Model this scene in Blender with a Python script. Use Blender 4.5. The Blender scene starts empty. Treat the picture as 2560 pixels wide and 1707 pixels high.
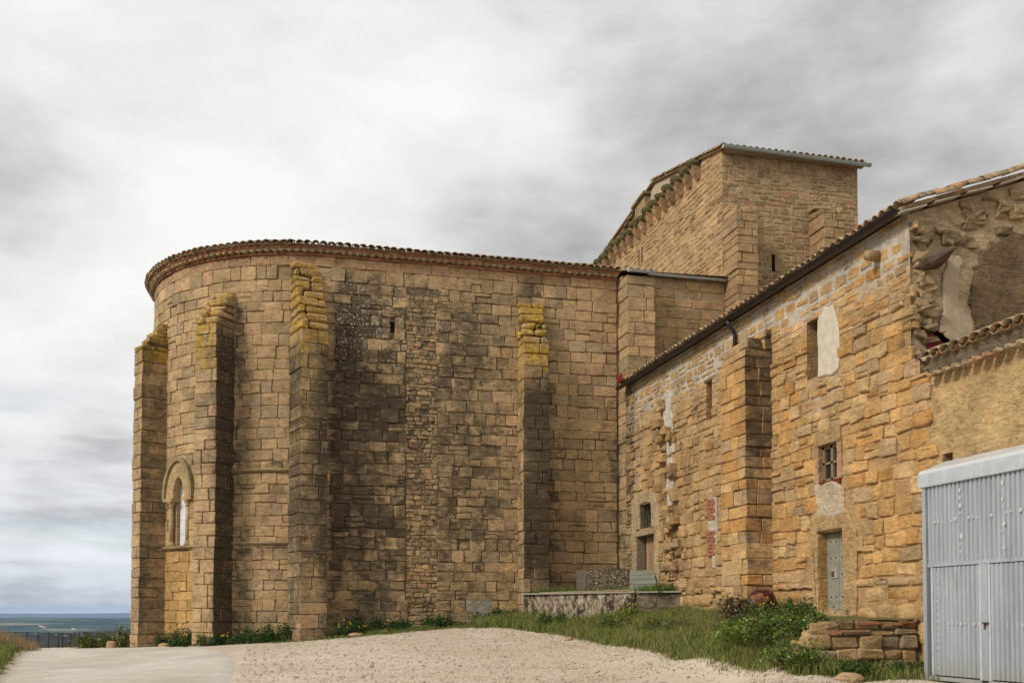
import bpy, bmesh, math, random
import numpy as np
from mathutils import Vector, Matrix, noise as mnoise

# ------------------------------------------------------------------ camera, sky, sun, exposure
scene = bpy.context.scene
COL = scene.collection
R = math.radians
FPX, YAW, PITCH, HOR = 2530.0, R(13.92), R(2.0), 1535.0          # focal length in photo pixels, heading, tilt, horizon row
PPY = HOR - FPX * math.tan(PITCH)
cam_d = bpy.data.cameras.new('camera'); cam = bpy.data.objects.new('camera', cam_d); COL.objects.link(cam)
cam.location = (0, 0, 0)                                         # eye level is z = 0, the ground lies about 1.3 m below
cam.rotation_euler = (R(90) + PITCH, 0, -YAW)
cam_d.sensor_width = 36.0; cam_d.lens = FPX / 2560 * 36.0
cam_d.shift_y = (PPY - 853.5) / 2560.0
cam_d.clip_start = 0.1; cam_d.clip_end = 90000.0
scene.camera = cam

SUN_DIR = Vector((-0.86, -0.34, 0.66)).normalized()              # towards the sun (veiled by cloud)
sun_d = bpy.data.lights.new('sun', 'SUN'); sun = bpy.data.objects.new('sun', sun_d); COL.objects.link(sun)
sun_d.energy = 2.7; sun_d.angle = R(14); sun_d.color = (1.0, 0.95, 0.86)
sun.rotation_euler = SUN_DIR.to_track_quat('Z', 'Y').to_euler(); sun.location = (-40, -30, 60)

def build_world():
    w = bpy.data.worlds.new('World'); scene.world = w; w.use_nodes = True
    nt = w.node_tree; nt.nodes.clear()
    N = nt.nodes.new; L = nt.links.new
    def math_(op, a, b=None, clamp=False):
        n = N('ShaderNodeMath'); n.operation = op; n.use_clamp = clamp
        for i, v in enumerate((a, b)):
            if v is None: continue
            if isinstance(v, (int, float)): n.inputs[i].default_value = v
            else: L(v, n.inputs[i])
        return n.outputs[0]
    tc = N('ShaderNodeTexCoord'); d = tc.outputs['Generated']
    sky = N('ShaderNodeTexSky'); sky.sky_type = 'NISHITA'; sky.sun_disc = False
    sky.sun_elevation = math.asin(SUN_DIR.z); sky.sun_rotation = math.atan2(SUN_DIR.x, SUN_DIR.y)
    sky.altitude = 500; sky.air_density = 1.0; sky.dust_density = 1.5
    sep = N('ShaderNodeSeparateXYZ'); L(d, sep.inputs[0])
    zc = math_('ADD', math_('MAXIMUM', sep.outputs[2], 0.0), 0.30)
    comb = N('ShaderNodeCombineXYZ')
    L(math_('DIVIDE', sep.outputs[0], zc), comb.inputs[0]); L(math_('DIVIDE', sep.outputs[1], zc), comb.inputs[1])
    def noise(scale, detail, rough, dist=0.0, off=(0, 0, 0), src=None, sc=(1, 1, 1)):
        m = N('ShaderNodeMapping'); L(src or comb.outputs[0], m.inputs[0]); m.inputs['Scale'].default_value = sc; m.inputs['Location'].default_value = off
        n = N('ShaderNodeTexNoise'); n.inputs['Scale'].default_value = scale; n.inputs['Detail'].default_value = detail
        n.inputs['Roughness'].default_value = rough; n.inputs['Distortion'].default_value = dist
        L(m.outputs[0], n.inputs['Vector']); return n.outputs[0]
    big = noise(0.75, 3.0, 0.45, 0.3, (3.1, 1.7, 0.4))
    mid = noise(3.6, 9.0, 0.56, 0.15, SKY_OFF, d, (1, 1, 2.1))
    fine = noise(10.0, 6.0, 0.55, 0.1, (1.3, 5.2, 2.0), d, (1, 1, 2.4))
    # brightness of the cloud sheet
    val = math_('ADD', math_('ADD', math_('MULTIPLY', big, 0.75), math_('MULTIPLY', mid, 1.25)), math_('MULTIPLY', fine, 0.25))
    val = math_('SUBTRACT', val, 0.60)
    # a few cloud masses where they stand in this sky: direction, strength, sharpness
    def blob(px, py, amp, width):
        fw = Vector((math.sin(YAW) * math.cos(PITCH), math.cos(YAW) * math.cos(PITCH), math.sin(PITCH)))
        rt = Vector((math.cos(YAW), -math.sin(YAW), 0)); up = rt.cross(fw)
        v = (fw + rt * ((px - 1280) / FPX) + up * ((PPY - py) / FPX)).normalized()
        n = N('ShaderNodeVectorMath'); n.operation = 'DOT_PRODUCT'; L(d, n.inputs[0]); n.inputs[1].default_value = v
        e = math_('MULTIPLY', math_('SUBTRACT', n.outputs['Value'], 1.0), 1.0 / (width * width))
        return math_('MULTIPLY', math_('POWER', 2.718, e), amp)
    lay_ = noise(4.5, 9.0, 0.58, 0.2, (6.1, 1.2, 0.3), d, (1, 1, 6.5)); lo_ = math_('SUBTRACT', 1.0, math_('MULTIPLY', math_('MAXIMUM', sep.outputs[2], 0.0), 3.6), True)
    val = math_('ADD', val, math_('MULTIPLY', math_('MULTIPLY', math_('SUBTRACT', lay_, 0.43), 2.0), lo_))
    for px, py, amp, wd in CLOUDS:
        val = math_('ADD', val, blob(px, py, amp, wd))
    ramp = N('ShaderNodeValToRGB'); L(val, ramp.inputs[0]); cr = ramp.color_ramp
    cr.elements[0].position = 0.18; cr.elements[0].color = (4.0, 3.95, 3.95, 1)
    cr.elements[1].position = 0.80; cr.elements[1].color = (9.3, 9.25, 9.15, 1)
    e = cr.elements.new(0.38); e.color = (6.1, 6.0, 5.95, 1)
    e = cr.elements.new(0.55); e.color = (8.0, 7.9, 7.8, 1)
    # gaps of blue, only low down where the sheet is seen edge on
    gap = noise(4.0, 8.0, 0.6, 0.2, (0.4, 9.2, 3.0), d, (1, 1, 5.5))
    low = math_('SUBTRACT', 1.0, math_('MULTIPLY', math_('MAXIMUM', sep.outputs[2], 0.0), 4.2), True)
    gm = math_('MULTIPLY', math_('MULTIPLY', math_('SUBTRACT', gap, 0.52), 6.0, True), math_('MULTIPLY', low, math_('MULTIPLY', sep.outputs[2], 14.0, True)), True)
    mix = N('ShaderNodeMix'); mix.data_type = 'RGBA'
    cool = N('ShaderNodeMix'); cool.data_type = 'RGBA'; cool.blend_type = 'MULTIPLY'; L(low, cool.inputs[0]); L(ramp.outputs[0], cool.inputs[6]); cool.inputs[7].default_value = (0.92, 0.97, 1.03, 1)
    L(gm, mix.inputs[0]); L(cool.outputs[2], mix.inputs[6])
    skyb = N('ShaderNodeVectorMath'); skyb.operation = 'SCALE'; L(sky.outputs[0], skyb.inputs[0]); skyb.inputs['Scale'].default_value = 1.15
    L(skyb.outputs[0], mix.inputs[7])
    bg = N('ShaderNodeBackground'); bg.inputs[1].default_value = 0.1
    L(mix.outputs[2], bg.inputs[0])
    out = N('ShaderNodeOutputWorld'); L(bg.outputs[0], out.inputs[0])
SKY_OFF = (1.3, 2.1, 0.1)
# cloud masses: photo column, photo row, brightness, angular width
CLOUDS = [(520, 380, 0.18, 0.20), (1450, 330, -0.20, 0.13), (1180, 130, 0.08, 0.08), (230, 820, -0.18, 0.065), (100, 1010, 0.10, 0.06), (430, 560, 0.06, 0.06), (60, 520, -0.12, 0.05), (300, 1130, -0.22, 0.035), (90, 1210, -0.2, 0.03), (60, 1120, 0.12, 0.03),
          (120, 270, -0.10, 0.055), (900, 400, 0.16, 0.09), (2500, 150, -0.07, 0.12), (150, 640, 0.06, 0.05),
          (150, 1330, -0.10, 0.07), (1750, 160, 0.04, 0.10)]
build_world()
vs = scene.view_settings
vs.view_transform = 'Standard'; vs.look = 'None'; vs.exposure = 0.06; vs.gamma = 1.0; vs.use_curve_mapping = False
scene.render.resolution_x = 1024; scene.render.resolution_y = 682

# ------------------------------------------------------------------ helpers
rng = random.Random(7)
def nz(x, y, z=0.0, s=1.0): return mnoise.noise(Vector((x * s, y * s, z * s)))
def lerp(a, b, t): return a + (b - a) * t
def clamp(v, a=0.0, b=1.0): return max(a, min(b, v))
def sstep(a, b, v):
    t = clamp((v - a) / (b - a)); return t * t * (3 - 2 * t)
_fw = np.array([math.sin(YAW) * math.cos(PITCH), math.cos(YAW) * math.cos(PITCH), math.sin(PITCH)])
_rt = np.array([math.cos(YAW), -math.sin(YAW), 0.0]); _up = np.cross(_rt, _fw)
def photo_area(vs_):                       # how large a piece shows in the photograph, in pixels (only used to rank pieces)
    a = np.asarray(vs_); d = np.maximum(a @ _fw, 0.1)
    x = 1280 + FPX * (a @ _rt) / d; y = PPY - FPX * (a @ _up) / d
    if x.max() < 0 or x.min() > 2560 or y.max() < 0 or y.min() > 1707: return 0.0
    return float((x.max() - x.min()) * (y.max() - y.min()))

class MB:                                  # collects faces with a colour (tint) and a weathering mask (stain) per vertex
    def __init__(s): s.v = []; s.f = []; s.t = []; s.s = []
    def add(s, verts, faces, tint=(1, 1, 1), stain=(0, 0, 0)):
        o = len(s.v); s.v += [tuple(p) for p in verts]; s.f += [tuple(i + o for i in f) for f in faces]
        n = len(verts)
        s.t += tint if isinstance(tint, list) else [tint] * n
        s.s += stain if isinstance(stain, list) else [stain] * n
        return s
    def box(s, c, size, rz=0.0, tint=(1, 1, 1), stain=(0, 0, 0), M=None):
        hx, hy, hz = size[0] / 2, size[1] / 2, size[2] / 2
        m = M if M is not None else (Matrix.Translation(c) @ Matrix.Rotation(rz, 4, 'Z'))
        vs_ = [m @ Vector((sx * hx, sy * hy, sz * hz)) for sz in (-1, 1) for sx, sy in ((-1, -1), (1, -1), (1, 1), (-1, 1))]
        return s.add(vs_, [(3, 2, 1, 0), (4, 5, 6, 7), (0, 1, 5, 4), (1, 2, 6, 5), (2, 3, 7, 6), (3, 0, 4, 7)], tint, stain)
    def tube(s, pts, r, n=8, tint=(1, 1, 1), cap=True, stain=(0, 0, 0)):
        pts = [Vector(p) for p in pts]; rs = r if isinstance(r, (list, tuple)) else [r] * len(pts); vs_ = []; fs = []
        for i, p in enumerate(pts):
            a = pts[max(i - 1, 0)]; b = pts[min(i + 1, len(pts) - 1)]; ax = (b - a).normalized()
            ref = Vector((0, 0, 1)) if abs(ax.z) < 0.9 else Vector((1, 0, 0))
            x = ax.cross(ref).normalized(); y = ax.cross(x)
            for k in range(n):
                an = 2 * math.pi * k / n; vs_.append(p + (x * math.cos(an) + y * math.sin(an)) * rs[i])
        for i in range(len(pts) - 1):
            for k in range(n):
                fs.append((i * n + k, i * n + (k + 1) % n, (i + 1) * n + (k + 1) % n, (i + 1) * n + k))
        if cap: fs += [tuple(range(n))[::-1], tuple(range((len(pts) - 1) * n, len(pts) * n))]
        return s.add(vs_, fs, tint, stain)
    def mesh(s, name, origin=(0, 0, 0), smooth=False):
        me = bpy.data.meshes.new(name); o = origin
        me.from_pydata([(p[0] - o[0], p[1] - o[1], p[2] - o[2]) for p in s.v], [], s.f)
        n = len(s.v)
        for nm, dat in (('tint', s.t), ('stain', s.s)):
            a = me.color_attributes.new(nm, 'FLOAT_COLOR', 'POINT')
            arr = np.ones((n, 4), np.float32); arr[:, :3] = np.array([d[:3] for d in dat], np.float32).reshape(n, 3)
            a.data.foreach_set('color', arr.ravel())
        if smooth: me.polygons.foreach_set('use_smooth', [True] * len(me.polygons))
        me.update(); return me
    def build(s, name, mat, parent=None, smooth=False):
        base = Vector(parent['_base']) if parent is not None and '_base' in parent else Vector((0, 0, 0))
        me = s.mesh(name, base, smooth); me.materials.append(mat)
        o = bpy.data.objects.new(name, me); COL.objects.link(o)
        if parent is not None:
            o.parent = parent; o['_base'] = tuple(base)
        return o
    def build_at(s, name, mat, parent, smooth=False, origin=None):   # a piece with its own origin in its middle
        c = Vector(origin) if origin is not None else sum((Vector(p) for p in s.v), Vector()) / len(s.v)
        me = s.mesh(name, c, smooth); me.materials.append(mat)
        o = bpy.data.objects.new(name, me); COL.objects.link(o)
        if parent is not None:
            o.parent = parent; base = Vector(parent['_base']) if '_base' in parent else Vector((0, 0, 0)); o.location = c - base
            o['_base'] = tuple(c)
        else: o.location = c
        return o
def thing(name, label, cat, loc, group=None):
    o = bpy.data.objects.new(name, None); COL.objects.link(o); o.location = loc; o.empty_display_size = 0.3
    o['label'] = label; o['category'] = cat; o['_base'] = tuple(loc)
    if group: o['group'] = group
    return o
def tag(o, label=None, cat=None, group=None, kind=None):
    if label: o['label'] = label
    if cat: o['category'] = cat
    if group: o['group'] = group
    if kind: o['kind'] = kind
    return o

# ------------------------------------------------------------------ materials
class NT:
    def __init__(s, name):
        s.m = bpy.data.materials.new(name); s.m.use_nodes = True; s.nt = s.m.node_tree
        s.b = s.nt.nodes['Principled BSDF']; s.N = s.nt.nodes.new; s.L = s.nt.links.new
        s.pos = s.N('ShaderNodeNewGeometry').outputs['Position']
    def set(s, sock, v):
        if isinstance(v, (int, float)): sock.default_value = v
        elif isinstance(v, (tuple, list)): sock.default_value = tuple(v) + ((1,) if len(v) == 3 and len(sock.default_value) == 4 else ())
        else: s.L(v, sock)
    def math(s, op, a, b=0.0, clamp=False):
        n = s.N('ShaderNodeMath'); n.operation = op; n.use_clamp = clamp; s.set(n.inputs[0], a); s.set(n.inputs[1], b); return n.outputs[0]
    def noise(s, scale, detail=4, rough=0.55, dist=0.0, stretch=None, off=None, vec=None):
        v = vec if vec is not None else s.pos
        if stretch or off:
            m = s.N('ShaderNodeMapping'); s.L(v, m.inputs[0])
            if stretch: m.inputs['Scale'].default_value = stretch
            if off: m.inputs['Location'].default_value = off
            v = m.outputs[0]
        n = s.N('ShaderNodeTexNoise'); n.inputs['Scale'].default_value = scale; n.inputs['Detail'].default_value = detail
        n.inputs['Roughness'].default_value = rough; n.inputs['Distortion'].default_value = dist; s.L(v, n.inputs['Vector']); return n.outputs[0]
    def voro(s, scale, feature='F1', out='Distance'):
        n = s.N('ShaderNodeTexVoronoi'); n.feature = feature; n.inputs['Scale'].default_value = scale; s.L(s.pos, n.inputs['Vector']); return n.outputs[out]
    def rng(s, v, a, b, c=0.0, d=1.0):
        n = s.N('ShaderNodeMapRange'); n.clamp = True; s.set(n.inputs[0], v)
        for i, q in enumerate((a, b, c, d)): n.inputs[i + 1].default_value = q
        return n.outputs[0]
    def mix(s, fac, a, b, blend='MIX'):
        n = s.N('ShaderNodeMix'); n.data_type = 'RGBA'; n.blend_type = blend; s.set(n.inputs[0], fac); s.set(n.inputs[6], a); s.set(n.inputs[7], b); return n.outputs[2]
    def scale(s, col, f):
        n = s.N('ShaderNodeVectorMath'); n.operation = 'SCALE'; s.set(n.inputs[0], col); s.set(n.inputs['Scale'], f); return n.outputs[0]
    def attr(s, name):
        n = s.N('ShaderNodeAttribute'); n.attribute_name = name; return n.outputs['Color']
    def sep(s, c):
        n = s.N('ShaderNodeSeparateXYZ'); s.L(c, n.inputs[0]); return n.outputs
    def out(s, col, rough=0.9, bump=None, strength=0.4, dist=0.02, metal=0.0, spec=0.2):
        s.set(s.b.inputs['Base Color'], col); s.set(s.b.inputs['Roughness'], rough); s.set(s.b.inputs['Metallic'], metal)
        s.b.inputs['Specular IOR Level'].default_value = spec
        if bump is not None:
            n = s.N('ShaderNodeBump'); n.inputs['Strength'].default_value = strength; n.inputs['Distance'].default_value = dist
            s.L(bump, n.inputs['Height']); s.L(n.outputs[0], s.b.inputs['Normal'])
        return s.m

def mat_masonry(name, bump=0.8, dist=0.04):
    k = NT(name); t = k.attr('tint'); st = k.sep(k.attr('stain'))
    n1 = k.noise(1.3, 5, 0.6); n2 = k.noise(8, 4, 0.6); n3 = k.noise(4.2, 6, 0.68, 0.8, (1, 1, 3.8)); n4 = k.noise(30, 3, 0.6)
    v = k.math('ADD', k.math('ADD', k.math('MULTIPLY', n1, 0.45), k.math('MULTIPLY', n2, 0.25)), k.math('MULTIPLY', n3, 0.60))
    col = k.scale(t, k.rng(v, 0.44, 0.86, 0.40, 1.45))
    col = k.mix(k.rng(k.noise(2.7, 4, 0.6, 0, None, (5, 3, 1)), 0.52, 0.72, 0, 0.35), col, k.mix(1.0, col, (1.10, 0.90, 0.78), 'MULTIPLY'))
    # pits
    pit = k.rng(k.noise(8, 4, 0.6, 0.4, (1, 1, 2.6), (2, 8, 4)), 0.37, 0.27, 0, 0.8)
    col = k.mix(pit, col, (0.055, 0.04, 0.025))
    # orange lichen
    on = k.math('ADD', k.math('ADD', st[1], k.math('MULTIPLY', k.math('SUBTRACT', k.noise(4.5, 6, 0.72, 0.4, None, (9, 4, 2)), 0.5), 2.2)), -0.52)
    of = k.math('MULTIPLY', on, 4.0, True)
    of = k.math('MULTIPLY', of, k.rng(st[1], 0.02, 0.12))
    col = k.mix(k.math('MULTIPLY', of, 0.92), col, k.mix(k.rng(n2, 0.35, 0.65), (0.26, 0.135, 0.014), (0.54, 0.35, 0.055)))
    # black crust that runs down the face
    cn = k.noise(1.7, 6, 0.65, 0.3, (1, 1, 0.32), (3, 7, 9)); cs = k.noise(5.0, 5, 0.65, 0.3, (1, 1, 1.7), (1, 2, 6))
    cf = k.math('ADD', k.math('ADD', st[0], k.math('MULTIPLY', k.math('SUBTRACT', cn, 0.5), 1.25)), k.math('MULTIPLY', k.math('SUBTRACT', cs, 0.5), 1.0))
    cf = k.math('MULTIPLY', k.math('SUBTRACT', cf, 0.28), 2.0, True)
    cf = k.math('MULTIPLY', cf, k.rng(st[0], 0.02, 0.15))
    dark = k.mix(k.rng(st[0], 0.72, 0.98), k.mix(k.rng(n3, 0.35, 0.7), (0.058, 0.045, 0.029), (0.155, 0.118, 0.074)), k.mix(k.rng(n3, 0.38, 0.72), (0.018, 0.014, 0.009), (0.075, 0.058, 0.038)))
    col = k.mix(k.math('MULTIPLY', cf, 0.88), col, dark)
    # pale lichen specks
    wn = k.rng(k.math('ADD', k.noise(13, 3, 0.6, 0.0, None, (4, 1, 7)), k.math('MULTIPLY', st[2], 0.16)), 0.70, 0.78)
    col = k.mix(k.math('MULTIPLY', k.math('MULTIPLY', wn, k.rng(st[2], 0.02, 0.2)), 0.8), col, (0.52, 0.48, 0.38))
    h = k.math('ADD', k.math('ADD', k.math('MULTIPLY', n2, 0.8), k.math('MULTIPLY', n3, 0.8)), k.math('MULTIPLY', n4, 0.25))
    return k.out(col, 0.93, h, bump, dist, spec=0.12)
def mat_simple(name, lo, hi, scale=8, rough=0.85, bump=0.3, dist=0.01, stretch=None, metal=0.0, spec=0.2, tint=False, detail=6):
    k = NT(name); n = k.noise(scale, detail, 0.62, 0.2, stretch); m = k.noise(scale * 4.3, 4, 0.6, 0, stretch)
    f = k.rng(k.math('ADD', k.math('MULTIPLY', n, 0.7), k.math('MULTIPLY', m, 0.3)), 0.35, 0.66)
    col = k.mix(f, lo, hi)
    if tint: col = k.mix(1.0, col, k.attr('tint'), 'MULTIPLY')
    return k.out(col, rough, k.math('ADD', n, m), bump, dist, metal=metal, spec=spec)
def mat_tile():
    k = NT('roof_tile'); oi = k.N('ShaderNodeObjectInfo').outputs['Random']
    r = k.N('ShaderNodeValToRGB'); k.L(oi, r.inputs[0]); cr = r.color_ramp
    cr.elements[0].position = 0; cr.elements[0].color = (0.36, 0.17, 0.085, 1); cr.elements[1].position = 1; cr.elements[1].color = (0.46, 0.33, 0.20, 1)
    e = cr.elements.new(0.35); e.color = (0.42, 0.26, 0.14, 1); e = cr.elements.new(0.7); e.color = (0.34, 0.245, 0.145, 1)
    n = k.noise(9, 5, 0.65); col = k.scale(r.outputs[0], k.rng(n, 0.3, 0.7, 0.6, 1.35))
    lich = k.rng(k.noise(6, 5, 0.7, 0.3, None, (3, 3, 3)), 0.47, 0.60, 0, 0.8)
    col = k.mix(lich, col, k.mix(k.rng(n, 0.4, 0.6), (0.12, 0.11, 0.06), (0.30, 0.28, 0.19)))
    return k.out(col, 0.92, n, 0.4, 0.012, spec=0.12)
def mat_leaf(name):
    k = NT(name); t = k.attr('tint'); col = k.scale(t, k.rng(k.noise(4, 3, 0.6), 0.3, 0.7, 0.7, 1.3))
    k.b.inputs['Transmission Weight'].default_value = 0.0
    m = k.out(col, 0.65, spec=0.25)
    tr = k.N('ShaderNodeBsdfTranslucent'); k.L(col, tr.inputs[0]); mx = k.N('ShaderNodeMixShader'); mx.inputs[0].default_value = 0.3
    k.L(k.b.outputs[0], mx.inputs[1]); k.L(tr.outputs[0], mx.inputs[2]); k.L(mx.outputs[0], k.nt.nodes['Material Output'].inputs[0]); return m
def mat_ground():
    k = NT('gravel_ground'); g = k.sep(k.attr('stain'))
    n1 = k.noise(0.35, 5, 0.6); n2 = k.noise(2.2, 6, 0.65, 0, (0.6, 1.3, 1)); n3 = k.noise(26, 4, 0.7); v = k.voro(22)
    base = k.mix(k.rng(n1, 0.38, 0.62), (0.49, 0.40, 0.305), (0.575, 0.485, 0.385))
    base = k.mix(k.rng(n2, 0.54, 0.72, 0, 0.6), base, (0.33, 0.235, 0.155))
    base = k.mix(k.rng(k.noise(0.55, 6, 0.7, 0.8, (0.35, 1.6, 1), (4, 4, 4)), 0.52, 0.68, 0, 0.45), base, (0.37, 0.29, 0.21))
    base = k.mix(k.rng(v, 0.10, 0.42, 0.45, 0), base, (0.68, 0.60, 0.52))
    base = k.mix(k.rng(n3, 0.56, 0.78, 0, 0.42), base, (0.27, 0.20, 0.14))
    grass = k.mix(k.rng(n3, 0.35, 0.65), (0.055, 0.060, 0.018), (0.13, 0.125, 0.04))
    gf = k.math('MULTIPLY', k.math('ADD', k.math('ADD', g[0], k.math('MULTIPLY', k.math('SUBTRACT', k.noise(1.7, 6, 0.7), 0.5), 1.1)), -0.45), 4.0, True)
    col = k.mix(k.math('MULTIPLY', gf, k.rng(g[0], 0.02, 0.12)), base, grass)
    return k.out(col, 0.96, k.math('ADD', k.math('MULTIPLY', n3, 0.7), k.math('ADD', n2, k.math('MULTIPLY', v, -0.5))), 0.7, 0.03, spec=0.1)
def mat_fields():
    k = NT('valley_fields')
    m = k.N('ShaderNodeMapping'); k.L(k.pos, m.inputs[0]); m.inputs['Scale'].default_value = (0.0022, 0.0042, 0.0); m.inputs['Rotation'].default_value = (0, 0, 0.35)
    w = k.N('ShaderNodeTexNoise'); w.inputs['Scale'].default_value = 1.3; w.inputs['Detail'].default_value = 3; k.L(m.outputs[0], w.inputs['Vector'])
    vm = k.N('ShaderNodeVectorMath'); vm.operation = 'ADD'; k.L(m.outputs[0], vm.inputs[0])
    sc = k.N('ShaderNodeVectorMath'); sc.operation = 'SCALE'; k.L(w.outputs['Color'], sc.inputs[0]); sc.inputs['Scale'].default_value = 0.5; k.L(sc.outputs[0], vm.inputs[1])
    v = k.N('ShaderNodeTexVoronoi'); v.inputs['Scale'].default_value = 1.0; k.L(vm.outputs[0], v.inputs['Vector'])
    r = k.N('ShaderNodeValToRGB'); k.L(k.sep(v.outputs['Color'])[0], r.inputs[0]); cr = r.color_ramp; cr.interpolation = 'CONSTANT'
    cols = [(0.02, 0.05, 0.018), (0.09, 0.14, 0.03), (0.035, 0.085, 0.022), (0.19, 0.16, 0.08), (0.12, 0.17, 0.035), (0.02, 0.045, 0.018), (0.25, 0.20, 0.12)]
    cr.elements[0].color = cols[0] + (1,); cr.elements[1].position = 0.88; cr.elements[1].color = cols[6] + (1,)
    for i, p in enumerate((0.16, 0.34, 0.48, 0.58, 0.74)):
        e = cr.elements.new(p); e.color = cols[i + 1] + (1,)
    wood = k.rng(k.noise(0.0022, 6, 0.62, 0.3, (1, 2.2, 1)), 0.47, 0.51)
    col = k.mix(wood, r.outputs[0], (0.016, 0.028, 0.014))
    col = k.scale(col, k.rng(k.noise(0.03, 4, 0.6), 0.3, 0.7, 0.75, 1.25))
    return k.out(col, 0.95, spec=0.05)
def mat_metal():
    k = NT('galvanised_steel'); n = k.noise(1.2, 5, 0.6, 0, (1, 1, 0.25)); m = k.noise(14, 4, 0.6, 0, (1, 1, 0.12))
    col = k.mix(k.rng(n, 0.35, 0.65), (0.35, 0.39, 0.415), (0.46, 0.50, 0.52)); col = k.scale(col, k.rng(m, 0.3, 0.7, 0.88, 1.1))
    low = k.rng(k.math('ADD', k.sep(k.pos)[2], k.math('MULTIPLY', k.noise(5, 5, 0.7), 0.5)), -1.05, -0.55, 0.55, 0)
    col = k.mix(low, col, (0.30, 0.25, 0.19)); col = k.mix(k.rng(k.noise(2.2, 6, 0.7, 0.3, (1, 1, 0.18), (7, 1, 3)), 0.60, 0.74, 0, 0.35), col, (0.27, 0.22, 0.17))
    return k.out(col, 0.42, k.noise(1.8, 3, 0.5), 0.25, 0.03, metal=0.35, spec=0.45)

def mat_conc():
    k = NT('concrete_path'); n = k.noise(0.5, 8, 0.65, 0.4); m = k.noise(6, 6, 0.7); q = k.noise(40, 3, 0.7)
    col = k.mix(k.rng(n, 0.35, 0.65), (0.43, 0.385, 0.315), (0.57, 0.525, 0.455)); col = k.scale(col, k.rng(k.math('ADD', k.math('MULTIPLY', m, .6), k.math('MULTIPLY', q, .4)), .35, .65, .84, 1.1))
    col = k.mix(k.rng(k.noise(1.4, 7, 0.75, 0.6, (0.5, 1.5, 1), (2, 5, 1)), 0.58, 0.72, 0, 0.5), col, (0.34, 0.275, 0.20))
    ck = k.N('ShaderNodeTexVoronoi'); ck.feature = 'DISTANCE_TO_EDGE'; ck.inputs['Scale'].default_value = 0.28
    ad = k.N('ShaderNodeVectorMath'); ad.operation = 'ADD'; k.L(k.pos, ad.inputs[0]); nc = k.N('ShaderNodeTexNoise'); nc.inputs['Scale'].default_value = 1.1; nc.inputs['Detail'].default_value = 6; k.L(k.pos, nc.inputs['Vector']); k.L(nc.outputs['Color'], ad.inputs[1]); k.L(ad.outputs[0], ck.inputs['Vector'])
    col = k.mix(k.rng(ck.outputs['Distance'], 0.004, 0.0, 0, 0.6), col, (0.20, 0.16, 0.12))
    return k.out(col, 0.95, q, 0.3, 0.01, spec=0.1)
def mat_peel():
    k = NT('peeling_whitewash'); n = k.noise(2.6, 6, 0.7, 0.5, (1, 1, 0.7)); m = k.noise(9, 5, 0.65, 0, (1, 1, 0.6))
    v = k.math('ADD', k.math('MULTIPLY', n, 0.7), k.math('MULTIPLY', m, 0.4))
    col = k.mix(k.rng(v, 0.48, 0.56), (0.045, 0.034, 0.022), k.mix(k.rng(m, 0.4, 0.6), (0.20, 0.155, 0.10), (0.30, 0.24, 0.17)))
    col = k.mix(k.rng(v, 0.60, 0.67, 0, .85), col, (0.46, 0.43, 0.37))
    return k.out(col, 0.95, v, 0.8, 0.03, spec=0.1)
M_STONE = mat_masonry('sandstone'); M_ROUGH = mat_masonry('rough_render', 1.0, 0.06)
M_TILE = mat_tile(); M_LEAF = mat_leaf('leaf'); M_GROUND = mat_ground(); M_FIELD = mat_fields(); M_METAL = mat_metal()
M_BRICK = mat_simple('red_brick', (0.27, 0.095, 0.05), (0.40, 0.18, 0.10), 12, tint=True)
M_CEMENT = mat_simple('cement', (0.27, 0.25, 0.21), (0.40, 0.38, 0.33), 4, bump=0.4, dist=0.02, tint=True)
M_WHITE = mat_simple('white_plaster', (0.50, 0.46, 0.40), (0.68, 0.65, 0.59), 5, bump=0.5, dist=0.02, tint=True)
M_WOOD = mat_simple('weathered_wood', (0.20, 0.15, 0.10), (0.36, 0.29, 0.21), 7, stretch=(1, 1, 0.12), bump=0.35, tint=True)
M_BOARD = mat_simple('grey_board', (0.23, 0.23, 0.20), (0.38, 0.38, 0.34), 7, stretch=(0.2, 0.2, 1), bump=0.3, tint=True)
M_DARK = mat_simple('dark_interior', (0.012, 0.010, 0.008), (0.03, 0.025, 0.02), 5)
M_IRON = mat_simple('black_iron', (0.015, 0.014, 0.013), (0.045, 0.038, 0.032), 12, rough=0.6, spec=0.4)
M_PVC = mat_simple('black_plastic', (0.012, 0.012, 0.013), (0.024, 0.024, 0.025), 6, rough=0.42, bump=0.05, spec=0.45)
M_ZINC = mat_simple('zinc', (0.36, 0.39, 0.41), (0.50, 0.53, 0.55), 5, rough=0.45, bump=0.05, metal=0.0, spec=0.5)
M_RUST = mat_simple('rusty_iron', (0.085, 0.028, 0.014), (0.19, 0.075, 0.035), 9, rough=0.8, tint=True)
M_CONC = mat_conc()
M_WPAINT = mat_simple('pale_paint', (0.60, 0.60, 0.58), (0.74, 0.73, 0.70), 3, rough=0.6, bump=0.05, tint=True)
M_FASCIA = mat_simple('galvanised_flashing', (0.50, 0.51, 0.52), (0.60, 0.61, 0.62), 2, rough=0.4, bump=0.02, metal=0.2, spec=0.5)
M_GLASS = mat_simple('milky_glass', (0.62, 0.62, 0.64), (0.75, 0.75, 0.78), 2, rough=0.35, bump=0.02, spec=0.5)
M_RED = mat_simple('red_paint', (0.22, 0.025, 0.022), (0.36, 0.06, 0.05), 9, bump=0.4, tint=True)
M_MOSS = mat_simple('moss', (0.06, 0.052, 0.022), (0.17, 0.14, 0.055), 14, bump=0.9, dist=0.04, tint=True)
M_GRANITE = mat_simple('pebbly_concrete', (0.055, 0.047, 0.035), (0.42, 0.38, 0.30), 30, bump=0.8, dist=0.02, tint=True, detail=3)
M_PEEL = mat_peel()
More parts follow.
